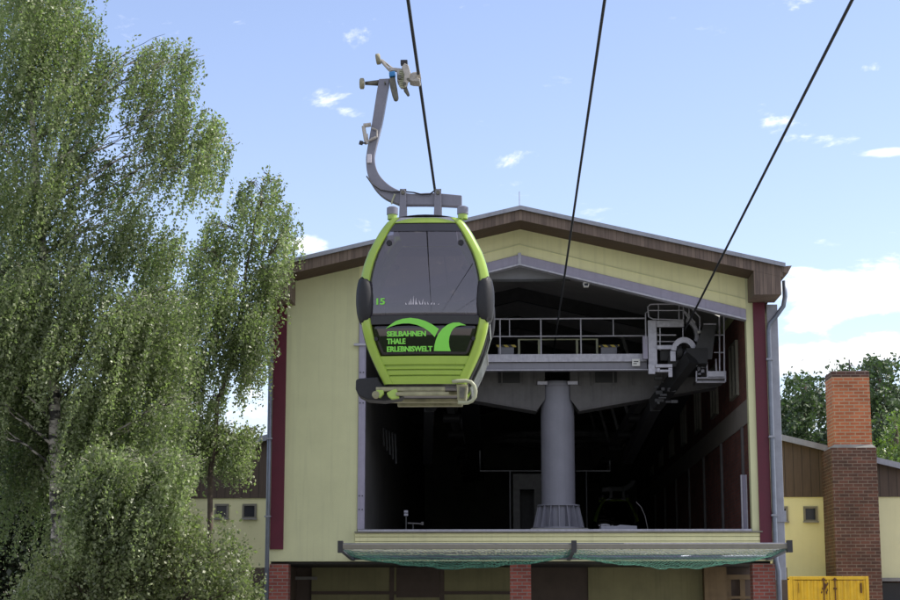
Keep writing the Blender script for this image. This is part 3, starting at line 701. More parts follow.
    bs.build('basket_frame', M['galv'], root)
    m = MB(); BX(m, 707.5, 725, 371, 376.8, Y0-.02, .05); BX(m, 722, 727, 300, 309.5, Y0-.03, .05); m.build('basket_plate', M['galv'], root, bevel=.006)
    m = MB(); BX(m, 697, 725, 378.5, 381.5, Y0+.05, 1.0); m.build('basket_floor', M['girder'], root)
    for _ in range(9):
        x = random.uniform(697, 704); y = random.uniform(361, 374); m = MB(); BX(m, x, x+random.uniform(1.5, 4), y, y+random.uniform(2, 5), Y0+random.uniform(.05, .3), .08)
        m.build('gear_box', M['column'], root, bevel=.01)
    m = MB(); T(m, [(697.5, 332), (701.5, 332)], .04); m.build('marker', M['white'], root)
    return root
sr = make_sheave()
gapx = (ropeC-ropeA).dot(FB.u)
sl = copy_tree(sr); sl.location = sr.location-FB.u*gapx
tag(sl, 'sheave platform on the left rope, mostly hidden behind the hanging green cabin')
for c in list(sl.children):                            # the left platform has no inspection basket
    if c.name.split('.')[0] in ('basket_frame', 'basket_plate', 'basket_floor', 'gear_box', 'side_plate', 'plate_edge', 'marker'): bpy.data.objects.remove(c)
# fluorescent lamp and gable camera
FLm = empty('strip_lamp', FB.W(0, 0, 0), -YAW); tag(FLm, 'short tilted white strip lamp under the sloping opening beam at the right', 'lamp')
a = L(711.5, 311.5, GY-.45); b = L(720, 315.5, GY-.45)
MB().bar((a[0], GY-.45, a[1]), (b[0], GY-.45, b[1]), .05, .07).build('diffuser', M['tubeglow'], FLm)
MB().bar((a[0]-.02, GY-.45, a[1]+.055), (b[0]+.03, GY-.45, b[1]+.055), .08, .03).build('housing', M['galv'], FLm)
MB().tube([(b[0], GY-.45, b[1]+.05), (b[0]+.02, GY-.45, b[1]+.5)], .015, 6).build('bracket', M['galv'], FLm)
sp = empty('floodlight', FB.W(0, 0, 0), -YAW); tag(sp, 'small white floodlight hanging at the top of the dark opening below the gable beam', 'lamp')
a = L(586, 284, .2)
MB().box(a[0]-.07, a[0]+.07, .1, .26, a[1]-.09, a[1]+.06).build('housing', M['white'], sp, bevel=.02)
MB().tube([(a[0], .2, a[1]+.05), (a[0], .2, a[1]+.36)], .012, 6).box(a[0]-.09, a[0]-.072, .14, .22, a[1]-.04, a[1]+.09).box(a[0]+.072, a[0]+.09, .14, .22, a[1]-.04, a[1]+.09).build('bracket', M['galv'], sp)
MB().box(a[0]-.05, a[0]+.05, .094, .099, a[1]-.07, a[1]+.0).build('lens', M['pane'], sp)

# ------------------------------------------------------------------ things standing on the hall floor
def prop(name, label, cat): r = empty(name, FB.W(0, 0, 0), -YAW); tag(r, label, cat); return r
r = prop('steel_post', 'upright grey steel profile leaning at the right edge of the opening', 'post')
x, z = L(744, 475, .6); x0 = L(741, 500, .6)[0]; x1 = L(747, 500, .6)[0]
MB().box(x0, x1, .6, .66, ZS-.05, z).build('web', M['frame'], r); MB().box(x0, x0+.03, .52, .597, ZS-.05, z).box(x1-.03, x1, .52, .597, ZS-.05, z).build('flange', M['galv'], r)
r = prop('barrier', 'thin grey tube barrier beside the round column inside the hall', 'barrier')
by = GY+4.2
m = MB(); a = L(480, 471, by); b = L(548, 471, by); c = L(510, 471, by)
m.tube([(a[0], by, a[1]+.6), (a[0], by, a[1]), (b[0], by, b[1])], .018, 8); m.build('rail', M['dark2'], r)
MB().tube([(c[0], by, ZS-.06), (c[0], by, c[1])], .02, 8).build('post', M['dark2'], r)
a = L(576, 471, by); b = L(610, 471, by)
r = prop('handrail', 'short grey handrail to the right of the round column deep in the hall', 'handrail')
MB().tube([(a[0], by, a[1]), (b[0], by, b[1]), (b[0], by, b[1]+.3)], .018, 8).build('rail', M['dark2'], r)
MB().tube([(a[0]+.3, by, a[1]), (a[0]+.3, by, ZS-.06)], .018, 8).build('post', M['dark'], r)
r = prop('cabinet', 'low grey cover lying on the hall floor right of the round column', 'cover')
a = L(601, 531, 1.2); b = L(637, 526, 1.2)
MB().prism([(a[0], ZS-.05), (b[0], ZS-.05), (b[0], b[1]), (a[0]+.5, b[1]+.03), (a[0]+.42, b[1]-.0), (a[0], b[1])], 1.2, 2.1).build('body', M['column'], r, bevel=.01)
r = prop('signal_lamp', 'small white signal unit standing on the sill at the left of the opening', 'signal')
a = L(406, 530, .4); zz = L(406, 516, .4)[1]
MB().tube([(a[0], .4, ZS-.05), (a[0], .4, zz)], .02, 8).build('pole', M['dark'], r)
MB().box(a[0]-.05, a[0]+.05, .35, .45, zz, zz+.06).box(a[0]-.05, a[0]+.05, .35, .45, zz+.08, zz+.14).build('lamp_head', M['column'], r)
r = prop('valve_stand', 'dark handwheel stand next to the small white signal unit', 'handwheel')
a = L(413, 524, .5)
MB().tube([(a[0], .5, ZS-.05), (a[0], .5, a[1])], .02, 8).build('stem', M['dark'], r)
MB().tube([(a[0]-.14, .5, a[1]+.02), (a[0]+.24, .5, a[1]+.0)], .02, 8).tube([(a[0]+.24, .5, a[1]-.03), (a[0]+.24, .5, a[1]+.05)], .035, 8).build('handle', M['girder'], r)
m = MB(); pts = []
for px, py in ((636, 502), (641, 507), (645, 516), (648, 530)): x, z = L(px, py, 1.0); pts.append((x, 1.0, z))
o = m.tube(pts, .009, 6).build('cord', M['girder']); o.location = FB.o; o.rotation_euler.z = -YAW; tag(o, 'thin pale cable curving down to the floor at the right inside the hall', 'cable')
m = MB()
for k in range(5):
    a = L(383+k*3, 428+k*1.5, 6.); b = L(384+k*3, 446+k*4.5, 6.); m.tube([(a[0], 6, a[1]), (b[0], 6, b[1])], .03, 6)
o = m.build('hanging_rack', M['dark']); o.location = FB.o; o.rotation_euler.z = -YAW; tag(o, 'rack of grey bars hanging in the dark left part of the hall', 'rack')

# overhead running tracks that carry the cabins round the hall, and the big return wheel
for k, (px, lab) in enumerate(((640, 'dark overhead running track on the right side of the hall'), (450, 'dark overhead running track on the left side of the hall'))):
    r = prop('running_track', lab, 'track'); x, z = L(px, 402, 6.)
    MB().bar((x, 4.5, z), (x, 34, z-.2), .22, .34).build('rail', M['dark2'], r)
    for q in range(6):
        y = 6+q*5; MB().bar((x, y, z+.18), (x+(.5 if k else -.5), y, z+2.0), .09).build('track_hanger', M['dark2'], r)
        MB().tube([(x-.25, y+1.5, z-.3), (x+.25, y+1.5, z-.3)], .16, 14).build('track_tyre', M['black'], r)
r = prop('bullwheel', 'large dark horizontal return wheel deep inside the hall', 'wheel'); x, z = L(560, 440, 24)
t_ = [(x+2.6*math.cos(2*math.pi*k/48), 24+2.6*math.sin(2*math.pi*k/48), z) for k in range(49)]
MB().tube(t_, .13, 8).build('rim', M['dark2'], r); 
for k in range(8): MB().bar((x, 24, z), (x+2.55*math.cos(math.pi*k/4), 24+2.55*math.sin(math.pi*k/4), z), .12, .16).build('spoke', M['dark2'], r)
MB().tube([(x, 24, z-.5), (x, 24, z+1.6)], .35, 16).build('hub', M['girder'], r)
r = prop('control_cabin', 'dim grey control cabin with a door gap behind the barrier left of the column', 'cabin'); a = L(513, 474, 12); b = L(560, 474, 12)
MB().box(a[0], b[0], 12, 14.5, a[1]-.5, a[1]).build('roof', M['dark2'], r)
for q in (0, .45, .92): MB().box(a[0]+(b[0]-a[0])*q, a[0]+(b[0]-a[0])*q+.22, 12.05, 12.2, ZS-.05, a[1]-.503).build('upright', M['dark2'], r)
MB().box(a[0]+.24, b[0]-.05, 12.9, 13, ZS-.05, a[1]-.503).build('back_panel', M['dark'], r)

# ------------------------------------------------------------------ gondola
FC = Frame(at(424.3, 383, 25.43)); FC.o.z = 0
base_z = None
def K(px, py, ly=0.0): return FC.L(px, py, ly)
zbot = K(424, 383)[1]
def KW(px, py, ly=0.0): x, z = K(px, py, ly); return Vector((x, ly, z-zbot))
OUT = [(215, 34), (217, 37.5), (221, 41), (229, 46.5), (238, 51.3), (249, 57), (260, 61), (270, 63.6), (278, 65), (290, 66), (300, 66), (311, 65.4), (320, 64.2), (329, 62.6), (337, 60.6), (344, 58.6), (351, 56), (358, 53), (366, 49.3), (374, 45.4), (383, 41)]
prof = []
for y, w in OUT:
    x, z = K(424.3+w, y); x2, _ = K(424.3-w, y); prof.append(((x-x2)/2, z-zbot))
prof = prof[::-1]                                     # bottom to top: (half width, z)
PZ = np.array([p[1] for p in prof]); PWd = np.array([p[0] for p in prof])
HT = PZ[-1]; DEP = 2.15
def hwid(z): return float(np.interp(z, PZ, PWd))
def yf(z, x=0.0):
    t = (z/HT-.46)/.54
    return .17*min(1.3, t*t)+.09*(x/1.0)**2
def zpx(py): return K(424.3, py)[1]-zbot
def make_gondola(number='15'):
    root = empty('gondola', FC.o+Vector((0, 0, zbot)), -YAW)
    Z = np.linspace(0, HT, 44)
    pw = .148
    # corner posts of both end frames
    for end in (0, 1):
        def yy(z, x, d): 
            v = yf(z, x)+d
            return v if end == 0 else DEP-v
        for s in (-1, 1):
            rings = []
            for z in Z:
                w = hwid(z); i = w-pw*(1.0 if z > .1 else 1.0)
                sec = [(i, 0.0), (i+.02, -.028), (w-.055, -.03), (w-.012, .005), (w, .05), (w, .24), (w-.03, .24), (w-.05, .07), (i, .05)]
                rings.append([Vector((s*a, yy(z, a, d), z)) for a, d in sec])
            mb = MB(); n = len(rings[0]); base = 0
            for rr in rings: mb.v += [tuple(v) for v in rr]
            flip = (s > 0) ^ (end == 1)
            for k in range(len(rings)-1):
                for j in range(n):
                    f = (k*n+j, k*n+(j+1) % n, (k+1)*n+(j+1) % n, (k+1)*n+j); mb.f.append(f if flip else f[::-1])
            mb.f.append(tuple(range(n))); mb.f.append(tuple(range((len(rings)-1)*n, len(rings)*n)))
            mb.build('corner_post', M['green'], root, smooth=True).modifiers.new('e', 'EDGE_SPLIT').split_angle = R(50)
        # panels between the posts
        def panel(z0, z1, name, mt, parent, off=0.0, thick=.03, nx=14, nz=10, prof_=None, inset=.0, x0=None, x1=None):
            fr_, bk = [], []
            for k in range(nz+1):
                z = z0+(z1-z0)*k/nz; w = hwid(z)-pw+.012-inset
                o_ = off+(prof_(k/nz) if prof_ else 0)
                row = []; row2 = []
                for j in range(nx+1):
                    x = -w+2*w*j/nx
                    row.append(Vector((x, yy(z, x, o_), z))); row2.append(Vector((x, yy(z, x, o_+thick), z)))
                fr_.append(row); bk.append(row2)
            mb = MB(); c = nx+1; n = (nz+1)*c
            for r_ in fr_: mb.v += [tuple(v) for v in r_]
            for r_ in bk: mb.v += [tuple(v) for v in r_]
            for k in range(nz):
                for j in range(nx):
                    f = (k*c+j, k*c+j+1, (k+1)*c+j+1, (k+1)*c+j); g_ = tuple(i+n for i in f[::-1])
                    if end: f = f[::-1]; g_ = g_[::-1]
                    mb.f += [f, g_]
            rim = [j for j in range(c)]+[k*c+nx for k in range(1, nz+1)]+[nz*c+j for j in range(nx-1, -1, -1)]+[k*c for k in range(nz-1, 0, -1)]
            for a in range(len(rim)):
                i, j = rim[a], rim[(a+1) % len(rim)]; f = (i, i+n, j+n, j); mb.f.append(f if not end else f[::-1])
            return mb.build(name, mt, parent, smooth=True)
        def es(o): o.modifiers.new('e', 'EDGE_SPLIT').split_angle = R(40); return o
        ztop = zpx(220.5)
        es(panel(ztop, HT+.0, 'top_bar', M['green'], root, -.012, .09, nz=3))
        wnd = panel(zpx(316), ztop-.004, 'window', M['cabglass'], root, .018, .012, nx=24, nz=24)
        es(panel(zpx(229), ztop-.002, 'window_header', M['print_black'], wnd, .006, .01, nz=2))
        es(panel(zpx(323.5), zpx(315), 'waist_rail', M['blackgloss'], root, .004, .05, nz=2))
        lw = panel(zpx(355), zpx(324), 'lower_window', M['cabglass2'], root, .018, .012, nx=16, nz=8)
        for s in (-1, 1):
            b = MB(); c = Vector((s*(hwid(zpx(241))-pw-.10), yy(zpx(241), .6, .012), zpx(241))); dd = Vector((0, .02 if end == 0 else -.02, 0))
            b.tube([c-dd, c+dd], .042, 14); b.build('window_button', M['black'], wnd)
            c = Vector((s*.72, yy(zpx(338), .72, .012), zpx(338))); b = MB().tube([c-dd, c+dd], .03, 12); b.build('window_button', M['black'], lw)
        # ribbed lower panel
        def ribs(t):
            return .0 if t > .68 else .028*max(0, math.sin((t/.68)*math.pi*3.0))**.8
        zz = [0, .10, .115, .13, .185, .2, .215, .255, .27, .285, .42]
        es(panel(0.0, zpx(355.4), 'lower_panel', M['green'], root, -.004, .05, nz=48, prof_=lambda t: .030 if (.275 < t < .325 or .48 < t < .53 or .64 < t < .69) else (0 if t > .30 else -.016)))
        # bumpers wrap the corners
        for s in (-1, 1):
            rings = []; za_, zb2 = zpx(321.5), zpx(275.5)
            for k in range(17):
                t = k/16; z = za_+(zb2-za_)*t; e = (1-(2*t-1)**2)**.32 if 0 < t < 1 else .12
                w = hwid(z)+.055*e; i = hwid(z)-.205+.19*(1-e); 
                pts = [(i, .0), (i+.02, -.05*e), ((w+i)/2, -.085*e), (w-.06, -.065*e), (w-.01, .0), (w, .09), (w, .30), (w-.03, .36), (hwid(z)-.02, .36), (hwid(z)-.05, .1), (i, .04)]
                rings.append([Vector((s*a, yy(z, a, d), z)) for a, d in pts])
            mb = MB(); n = len(rings[0])
            for rr in rings: mb.v += [tuple(v) for v in rr]
            for k in range(len(rings)-1):
                for j in range(n):
                    f = (k*n+j, k*n+(j+1) % n, (k+1)*n+(j+1) % n, (k+1)*n+j); mb.f.append(f if (s > 0) ^ (end == 1) else f[::-1])
            mb.f.append(tuple(range(n))); mb.f.append(tuple(range((len(rings)-1)*n, len(rings)*n)))
            mb.build('bumper', M['black'], root, smooth=True)
        if end == 0:
            # writing and emblem
            def txt(body, name, x, z, h, wscale, par, mt, bold):
                cu = bpy.data.curves.new(name, 'FONT'); cu.body = body; cu.size = 1; cu.offset = bold; cu.extrude = .0; cu.resolution_u = 3
                to = bpy.data.objects.new(name+'_tmp', cu); COL.objects.link(to); bpy.context.view_layer.update()
                me = bpy.data.meshes.new_from_object(to.evaluated_get(bpy.context.evaluated_depsgraph_get()))
                bpy.data.objects.remove(to)
                xs = [v.co.x for v in me.vertices]; ys = [v.co.y for v in me.vertices]
                sx = wscale/(max(xs)-min(xs)); sy = h/(max(ys)-min(ys)); mx, my = min(xs), min(ys)
                for v in me.vertices:
                    X_ = x+(v.co.x-mx)*sx; Z_ = z+(v.co.y-my)*sy; v.co = (X_, yf(Z_, X_)+.006, Z_)
                bm_ = bmesh.new(); bm_.from_mesh(me); g0 = bm_.verts[:]+bm_.edges[:]+bm_.faces[:]
                d_ = bmesh.ops.duplicate(bm_, geom=g0); bmesh.ops.translate(bm_, verts=[e for e in d_['geom'] if isinstance(e, bmesh.types.BMVert)], vec=(.0065, -.0008, 0)); bm_.to_mesh(me); bm_.free()
                me.materials.clear(); me.materials.append(mt); me.name = name
                o_ = bpy.data.objects.new(name, me); COL.objects.link(o_); o_.parent = par; return o_
            def tx(body, px0, px1, py0, py1, par, name):
                a = KW(px0, py1); b = KW(px1, py0); txt(body, name, a.x, a.z, b.z-a.z, b.x-a.x, par, M['green2'], .024)
            tx(number, 376, 384.4, 297.6, 304.2, wnd, 'number_print')
            tx('SEILBAHNEN', 386.5, 425.5, 330.6, 336.2, lw, 'lettering')
            tx('THALE', 386.5, 405, 338, 343.6, lw, 'lettering')
            tx('ERLEBNISWELT', 386.5, 432, 345.6, 351.2, lw, 'lettering')
            def poly(pts, par, name, mt=M['green2'], off=.003):
                mb = MB(); vs = []
                for a, b in pts: v = KW(a, b); vs.append((v.x, yf(v.z, v.x)+off, v.z))
                n = len(vs)//2
                mb.add(vs, [(i, i+1, len(vs)-2-i, len(vs)-1-i) for i in range(n-1)]); return mb.build(name, mt, par)
            q = lambda x, y: (365+x/7.5, 305+y/7.5)
            up = [q(155,172), q(190,145), q(230,118), q(280,102), q(340,95), q(400,103), q(450,118), q(500,142), q(553,178)]
            dn = [q(155,174), q(195,158), q(235,145), q(280,137), q(330,136), q(390,148), q(440,170), q(485,200), q(522,238)]
            poly(up+dn[::-1], lw, 'emblem')
            up = [q(516,342), q(520,300), q(532,255), q(550,215), q(580,175), q(620,145), q(660,130), q(705,128), q(756,147)]
            dn = [q(642,342), q(632,310), q(628,270), q(633,235), q(645,202), q(662,175), q(685,158), q(715,150), q(756,149)]
            poly(up+dn[::-1], lw, 'emblem')
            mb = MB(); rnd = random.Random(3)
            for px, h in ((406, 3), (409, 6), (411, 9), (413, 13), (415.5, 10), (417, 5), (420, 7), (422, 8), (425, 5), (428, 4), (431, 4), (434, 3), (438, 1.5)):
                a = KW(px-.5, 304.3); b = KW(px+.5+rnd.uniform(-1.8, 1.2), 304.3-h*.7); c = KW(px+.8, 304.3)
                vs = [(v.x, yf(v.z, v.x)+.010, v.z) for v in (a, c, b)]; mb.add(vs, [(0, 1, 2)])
            mb.build('glint_white', M['glint_white'], wnd)  # white slivers painted as sunlit shapes showing in the glass
    # side skins between the end frames
    for s in (-1, 1):
        def skin(y0, y1, z0, z1, name, mt, par, ins=.02, th=.02, nz=24):
            mb = MB(); A = []; B = []
            for k in range(nz+1):
                z = z0+(z1-z0)*k/nz; w = hwid(z)-ins
                A.append([(s*w, y0, z), (s*w, y1, z)]); B.append([(s*(w-th), y0, z), (s*(w-th), y1, z)])
            for G_ in (A, B): mb.grid([[Vector(p) for p in r_] for r_ in G_])
            mb.add([A[0][0], A[0][1], B[0][1], B[0][0]], [(0,1,2,3)]); mb.add([A[-1][0], A[-1][1], B[-1][1], B[-1][0]], [(0,1,2,3)])
            for e in (0, 1): 
                for k in range(nz): mb.add([A[k][e], A[k+1][e], B[k+1][e], B[k][e]], [(0,1,2,3)])
            return mb.build(name, mt, par, smooth=False)
        d = skin(.30, DEP-.30, .06, zpx(325), 'door' if s > 0 else 'side_panel', M['blackgloss'], root, .015, .03)
        wz = skin(.36, DEP-.36, zpx(322), HT-.25, 'side_window', M['cabglass2'], d, .03, .012)
        fr2 = MB()
        for yy_ in (.30, DEP/2-.02, DEP-.345):
            pts = [(s*(hwid(z)-.008), yy_+.02, z) for z in np.linspace(.08, HT-.12, 20)]; fr2.tube(pts, .022, 6)
        fr2.build('side_frame', M['blackgloss'], d)
        MB().box(s*(hwid(.0)-.12) if s > 0 else -(hwid(0)-.0), s*(hwid(0)) if s > 0 else -(hwid(.0)-.12), .3, DEP-.3, -.02, .06).build('sill_rail', M['green'], root)
        # rack slats on the door side
        rk = MB()
        zt_r, zb_r = zpx(340), zpx(388)
        for k in range(7):
            y = .42+.2*k
            rk.tube([(s*(hwid(.55)+.055), y, .50), (s*(hwid(.3)+.075), y, .28), (s*(hwid(.05)+.045), y, -.03)], .010, 6)
        if s < 0: continue
        rk.tube([(s*(hwid(.55)+.06), .40, .50), (s*(hwid(.55)+.06), 1.66, .50)], .014, 6); rk.tube([(s*(hwid(.05)+.05), .40, -.03), (s*(hwid(.05)+.05), 1.66, -.03)], .014, 6)
        rk.tube([(s*(hwid(1.0)+.0), .40, .95), (s*(hwid(.8)+.05), .38, .7), (s*(hwid(.55)+.06), .40, .5)], .011, 6)
        rk.build('ski_rack', M['mesh'], d)
    # roof, floor, benches
    rfz = HT
    m = MB(); P = []
    for j in range(9):
        t = -1+2*j/8; P.append([Vector((t*(hwid(HT)-.06), y, rfz+.0+.05*(1-t*t))) for y in (.16, .3, DEP-.3, DEP-.16)])
    m.grid(P); w_ = hwid(HT)-.06; m.box(-w_, w_, .16, DEP-.16, rfz-.06, rfz+.005); m.build('roof', M['galv'], root)
    wf_ = hwid(0.0)-.05
    fl = MB().box(-wf_, wf_, .16, DEP-.16, .0, .05).build('floor', M['underg'], root)
    for bx_ in ((-.72, .30, .10, .24, -.105, -.045), (-.66, .50, .55, .68, -.11, -.055), (-.66, .50, 1.45, 1.58, -.11, -.055), (-.42, .36, .02, .09, -.18, -.13)):
        MB().box(*bx_).build('chassis_beam', M['under'], fl, bevel=.01)
    u = MB().box(-.62, .55, .26, 1.9, -.05, -.003); u.build('belly_plate', M['underg'], fl)
    MB().box(-.50, .52, 1.75, 1.86, -.14, -.06).build('chassis_beam', M['under'], fl, bevel=.01); MB().box(-.50, .52, 1.92, 1.99, -.08, -.003).build('chassis_beam', M['under'], fl, bevel=.01)
    for y0_, y1_ in ((.24, .62), (DEP-.62, DEP-.24)):
        yb = .20 if y0_ < 1 else DEP-.25
        MB().box(-.60, -.04, yb, yb+.05, .55, 1.24).build('backrest', M['seat'], root, bevel=.02); MB().box(.04, .60, yb, yb+.05, .55, 1.24).build('backrest', M['seat'], root, bevel=.02)
        b = MB().box(-.62, .62, y0_, y1_, .42, .48); b.box(-.6, .6, y0_+.12, y1_-.12, .06, .41); b.build('bench', M['seat'], root, bevel=.02)
    # black door drive cover below the left front corner, green roller bracket beside it
    def kp(px, py, ly=.35): return KW(px, py, ly)
    a = kp(356, 390); 
    m = MB(); pts = [kp(a_, b_) for a_, b_ in ((356.5, 381), (360, 379.5), (379, 378.2), (380, 382), (384, 386.5), (395, 388), (404, 396), (401, 399.5), (385, 402), (368, 400.8), (359, 396.5), (356.3, 390))]
    m.prism([(p.x, p.z) for p in pts], .22, .62); m.build('drive_cover', M['black'], root, bevel=.02)
    m = MB()
    for q_ in ([(373, 393.5), (377, 390), (383.5, 390), (384, 394), (380, 398), (377, 396.5)], [(386.5, 393), (392, 390), (396.5, 388.5), (399.5, 398), (392, 399.5), (388, 397)]):
        pts = [kp(a_, b_, .1) for a_, b_ in q_]; m.prism([(p.x, p.z) for p in pts], .08, .20)
    m.build('roller_bracket', M['green'], root, bevel=.015)
    c = kp(375.5, 394.5, .06); MB().tube([c, c+Vector((0, .1, 0))], .055, 14).build('guide_roller', M['under'], root, bevel=.01)
    # bent tube guard at the right front corner
    m = MB(); pts = [kp(a_, b_, .05) for a_, b_ in ((452, 381.8), (458, 381), (466, 380.8), (471, 382), (474.5, 386), (475.8, 391), (475, 397), (472, 401), (467.5, 402.8), (463, 403), (458, 402.2))]
    m.tube(pts, .028, 10); m.build('tube_guard', M['cream'], root, smooth=True)
    m = MB(); pts = [kp(a_, b_, .2) for a_, b_ in ((456.5, 384.5), (468, 385.5), (466, 401.5), (457.5, 401))]; m.prism([(p.x, p.z) for p in pts], .12, .5); m.build('guide_bracket', M['under'], root, bevel=.012)
    pts = [kp(a_, b_, .11) for a_, b_ in ((459.5, 387), (465, 387.5), (464, 398.5), (459.5, 398))]; MB().prism([(p.x, p.z) for p in pts], .10, .117).build('bracket_plate', M['gripdark'], root)
    # rubber feet / lamps on the roof corners
    for px in (391.6, 462.4):
        for y_ in (.28, DEP-.28):
            x = KW(px, 208, .1).x; m = MB(); z0 = HT+.0
            m.tube([(x, y_, z0+.075), (x, y_, z0+.18), (x, y_, z0+.2)], [.085, .085, .05], 18); rb = m.build('roof_buffer', M['hanger'], root, smooth=True); rb.modifiers.new('e', 'EDGE_SPLIT').split_angle = R(35)
            MB().tube([(x, y_, z0-.0), (x, y_, z0+.074)], .075, 16).build('buffer_base', M['green'], rb)
    # ---- hanger
    HY = DEP/2
    hg = empty('hanger', (0, 0, 0), 0, root)
    left = [(379.3, 80), (376.6, 96), (372.4, 123), (367.2, 152), (366.3, 162), (367.6, 174), (371.5, 184), (378, 193), (386, 199.5), (396, 204), (403.5, 205.8), (432, 206), (462, 207.5)]
    right = [(390.3, 79.5), (387, 98), (382.6, 123), (375.6, 152), (375, 161), (376.6, 169), (380.2, 176.5), (386.5, 183.5), (393.5, 188.5), (402, 192.3), (412, 194.6), (432, 193.8), (462, 196.3)]
    def dense(P, n=5):
        o_ = []
        for i in range(len(P)-1):
            p0 = P[max(i-1, 0)]; p1 = P[i]; p2 = P[i+1]; p3 = P[min(i+2, len(P)-1)]
            for k in range(n):
                t = k/n; o_.append(tuple(.5*(2*p1[a]+(p2[a]-p0[a])*t+(2*p0[a]-5*p1[a]+4*p2[a]-p3[a])*t*t+(3*p1[a]-p0[a]-3*p2[a]+p3[a])*t**3) for a in (0, 1)))
        o_.append(P[-1]); return o_
    A = [KW(a_, b_, HY) for a_, b_ in dense(left)]; B = [KW(a_, b_, HY) for a_, b_ in dense(right)]
    mb = MB(); n = len(A); d_ = .075
    for p, q_ in zip(A, B): mb.v += [(p.x, HY-d_, p.z), (q_.x, HY-d_, q_.z), (q_.x, HY+d_, q_.z), (p.x, HY+d_, p.z)]
    for k in range(n-1):
        for j in range(4): mb.f.append((4*k+j, 4*k+(j+1) % 4, 4*k+4+(j+1) % 4, 4*k+4+j))
    mb.f += [(3, 2, 1, 0), (4*n-4, 4*n-3, 4*n-2, 4*n-1)]
    arm = mb.build('hanger_arm', M['hanger'], hg, bevel=.012)
    for px0, px1 in ((400.5, 406.5), (435, 441.5)):
        for yo in (-.15, .10):
            a = KW(px0, 212, HY); b = KW(px1, 191, HY); q0 = KW(px0-1, 214, HY)
            mb = MB().prism([(a.x-.02, HT+.0), (b.x+.01, HT+.0), (b.x, b.z-.05), (b.x-.03, b.z), (a.x+.03, b.z), (a.x, b.z-.05)], HY+yo, HY+yo+.05); mb.build('hanger_bracket', M['hanger'], hg, bevel=.006)
        c = KW((px0+px1)/2, 192.5, HY); MB().tube([(c.x, HY-.19, c.z-.04), (c.x, HY+.19, c.z-.04)], .03, 10).box(c.x-.05, c.x+.05, HY-.12, HY-.08, c.z-.02, c.z+.03).build('pivot_bolt', M['gripdark'], hg)
    z0 = HT+.055; MB().box(KW(398, 212, HY).x, KW(446, 212, HY).x, HY-.55, HY+.55, HT+.03, HT+.085).build('mount_plate', M['hanger'], hg, bevel=.01)
    # trailing earth cable
    pts = [KW(a_, b_, HY-.12) for a_, b_ in ((366.5, 176), (372, 184), (381, 190), (392, 192), (404, 191.5), (414, 192.5), (422, 194.5), (430, 194), (434, 191))]
    MB().tube(pts, .012, 6).build('earth_cable', M['black'], hg)
    MB().tube([KW(395, 194, HY-.12), KW(392.5, 200, HY-.12), KW(391.5, 204, HY-.12)], .014, 6).build('stay', M['cream'], hg)
    # latch and small box on the arm
    m = MB(); T2 = lambda pts, r: m.tube([KW(a_, b_, HY-.12) for a_, b_ in pts], r, 8)
    T2([(363.5, 126), (364.5, 133), (366.5, 144)], .03); T2([(363.5, 125.5), (371, 124.5)], .035); T2([(366.5, 134), (368, 141), (376, 137)], .022); T2([(372, 128), (377, 130), (377, 137), (371, 138.5)], .015)
    m.build('latch', M['grip'], hg)
    MB().tube([KW(359.5, 142.3, HY-.15), KW(362.8, 143.2, HY-.15)], .035, 8).tube([KW(361, 143, HY-.15), KW(366, 143, HY-.15)], .014, 6).build('latch_knob', M['dark'], hg)
    a = KW(367.5, 164.5, HY); b = KW(372, 156, HY); MB().box(a.x, b.x, HY-.115, HY-.078, a.z, b.z).build('sensor_box', M['glint_white'], hg, bevel=.006)
    # ---- grip
    gp = empty('grip', (0, 0, 0), 0, root)
    G3 = lambda px, py, o_=0.0: KW(px, py, HY+o_)
    for (cx, cy) in ((362.0, 83.5), (378.2, 59.0)):
        c = G3(cx, cy); w = Vector((.037, 0, 0)) if cy > 70 else Vector((.037, 0, .006))
        MB().tube([c-w, c-w*.7, c+w*.7, c+w], [.066, .088, .088, .066], 20).build('guide_wheel', M['roller'], gp, smooth=True)
    MB().tube([G3(365, 83.2), G3(379.5, 82.8)], [.028, .05], 12).build('axle', M['gripdark'], gp, smooth=True)
    m = MB(); m.bar(G3(380.5, 60), G3(390.8, 71.5), .07, .035); m.bar(G3(381.5, 59.6), G3(394, 69.5), .05, .025); m.bar(G3(389, 69), G3(401, 70.5), .07, .055); m.build('upper_arm', M['grip'], gp, bevel=.008)
    def ply(pts, y0, y1, name, mt, bev=.012):
        q_ = [G3(a_, b_) for a_, b_ in pts]; return MB().prism([(p.x, p.z) for p in q_], HY+y0, HY+y1).build(name, mt, gp, bevel=bev)
    ply([(389.6, 80), (395.5, 79), (397.5, 90), (399, 99.5), (397.5, 102.3), (394.5, 102.2), (392.5, 97), (390.5, 89)], -.13, -.02, 'spring_lever', M['gripdark'], .02)
    ply([(389.5, 74.5), (395.6, 73.6), (395.6, 78.4), (389.8, 79)], -.15, .0, 'blue_clamp', M['blue'])
    ply([(397, 72), (402.5, 69.5), (406, 72), (408.3, 79), (406.5, 86.5), (401, 87.5), (397.4, 82)], -.1, .12, 'grip_body', M['grip'], .02)
    ply([(402, 70), (405, 66), (409, 68), (411, 75), (409, 84), (406, 90), (403.5, 87.5), (405, 78)], -.16, -.1, 'grip_lever', M['grip'], .01)
    ply([(403, 87), (407, 88), (409.8, 95.5), (407.8, 96.5), (404, 91.5)], -.1, .02, 'release_lever', M['gripdark'], .008)
    ply([(409.5, 76.5), (413.5, 74.6), (420.5, 73.8), (421, 77), (416, 79.5), (420.6, 81), (420, 84), (413, 83.6), (409.5, 82.5)], -.14, .14, 'jaw', M['grip'], .012)
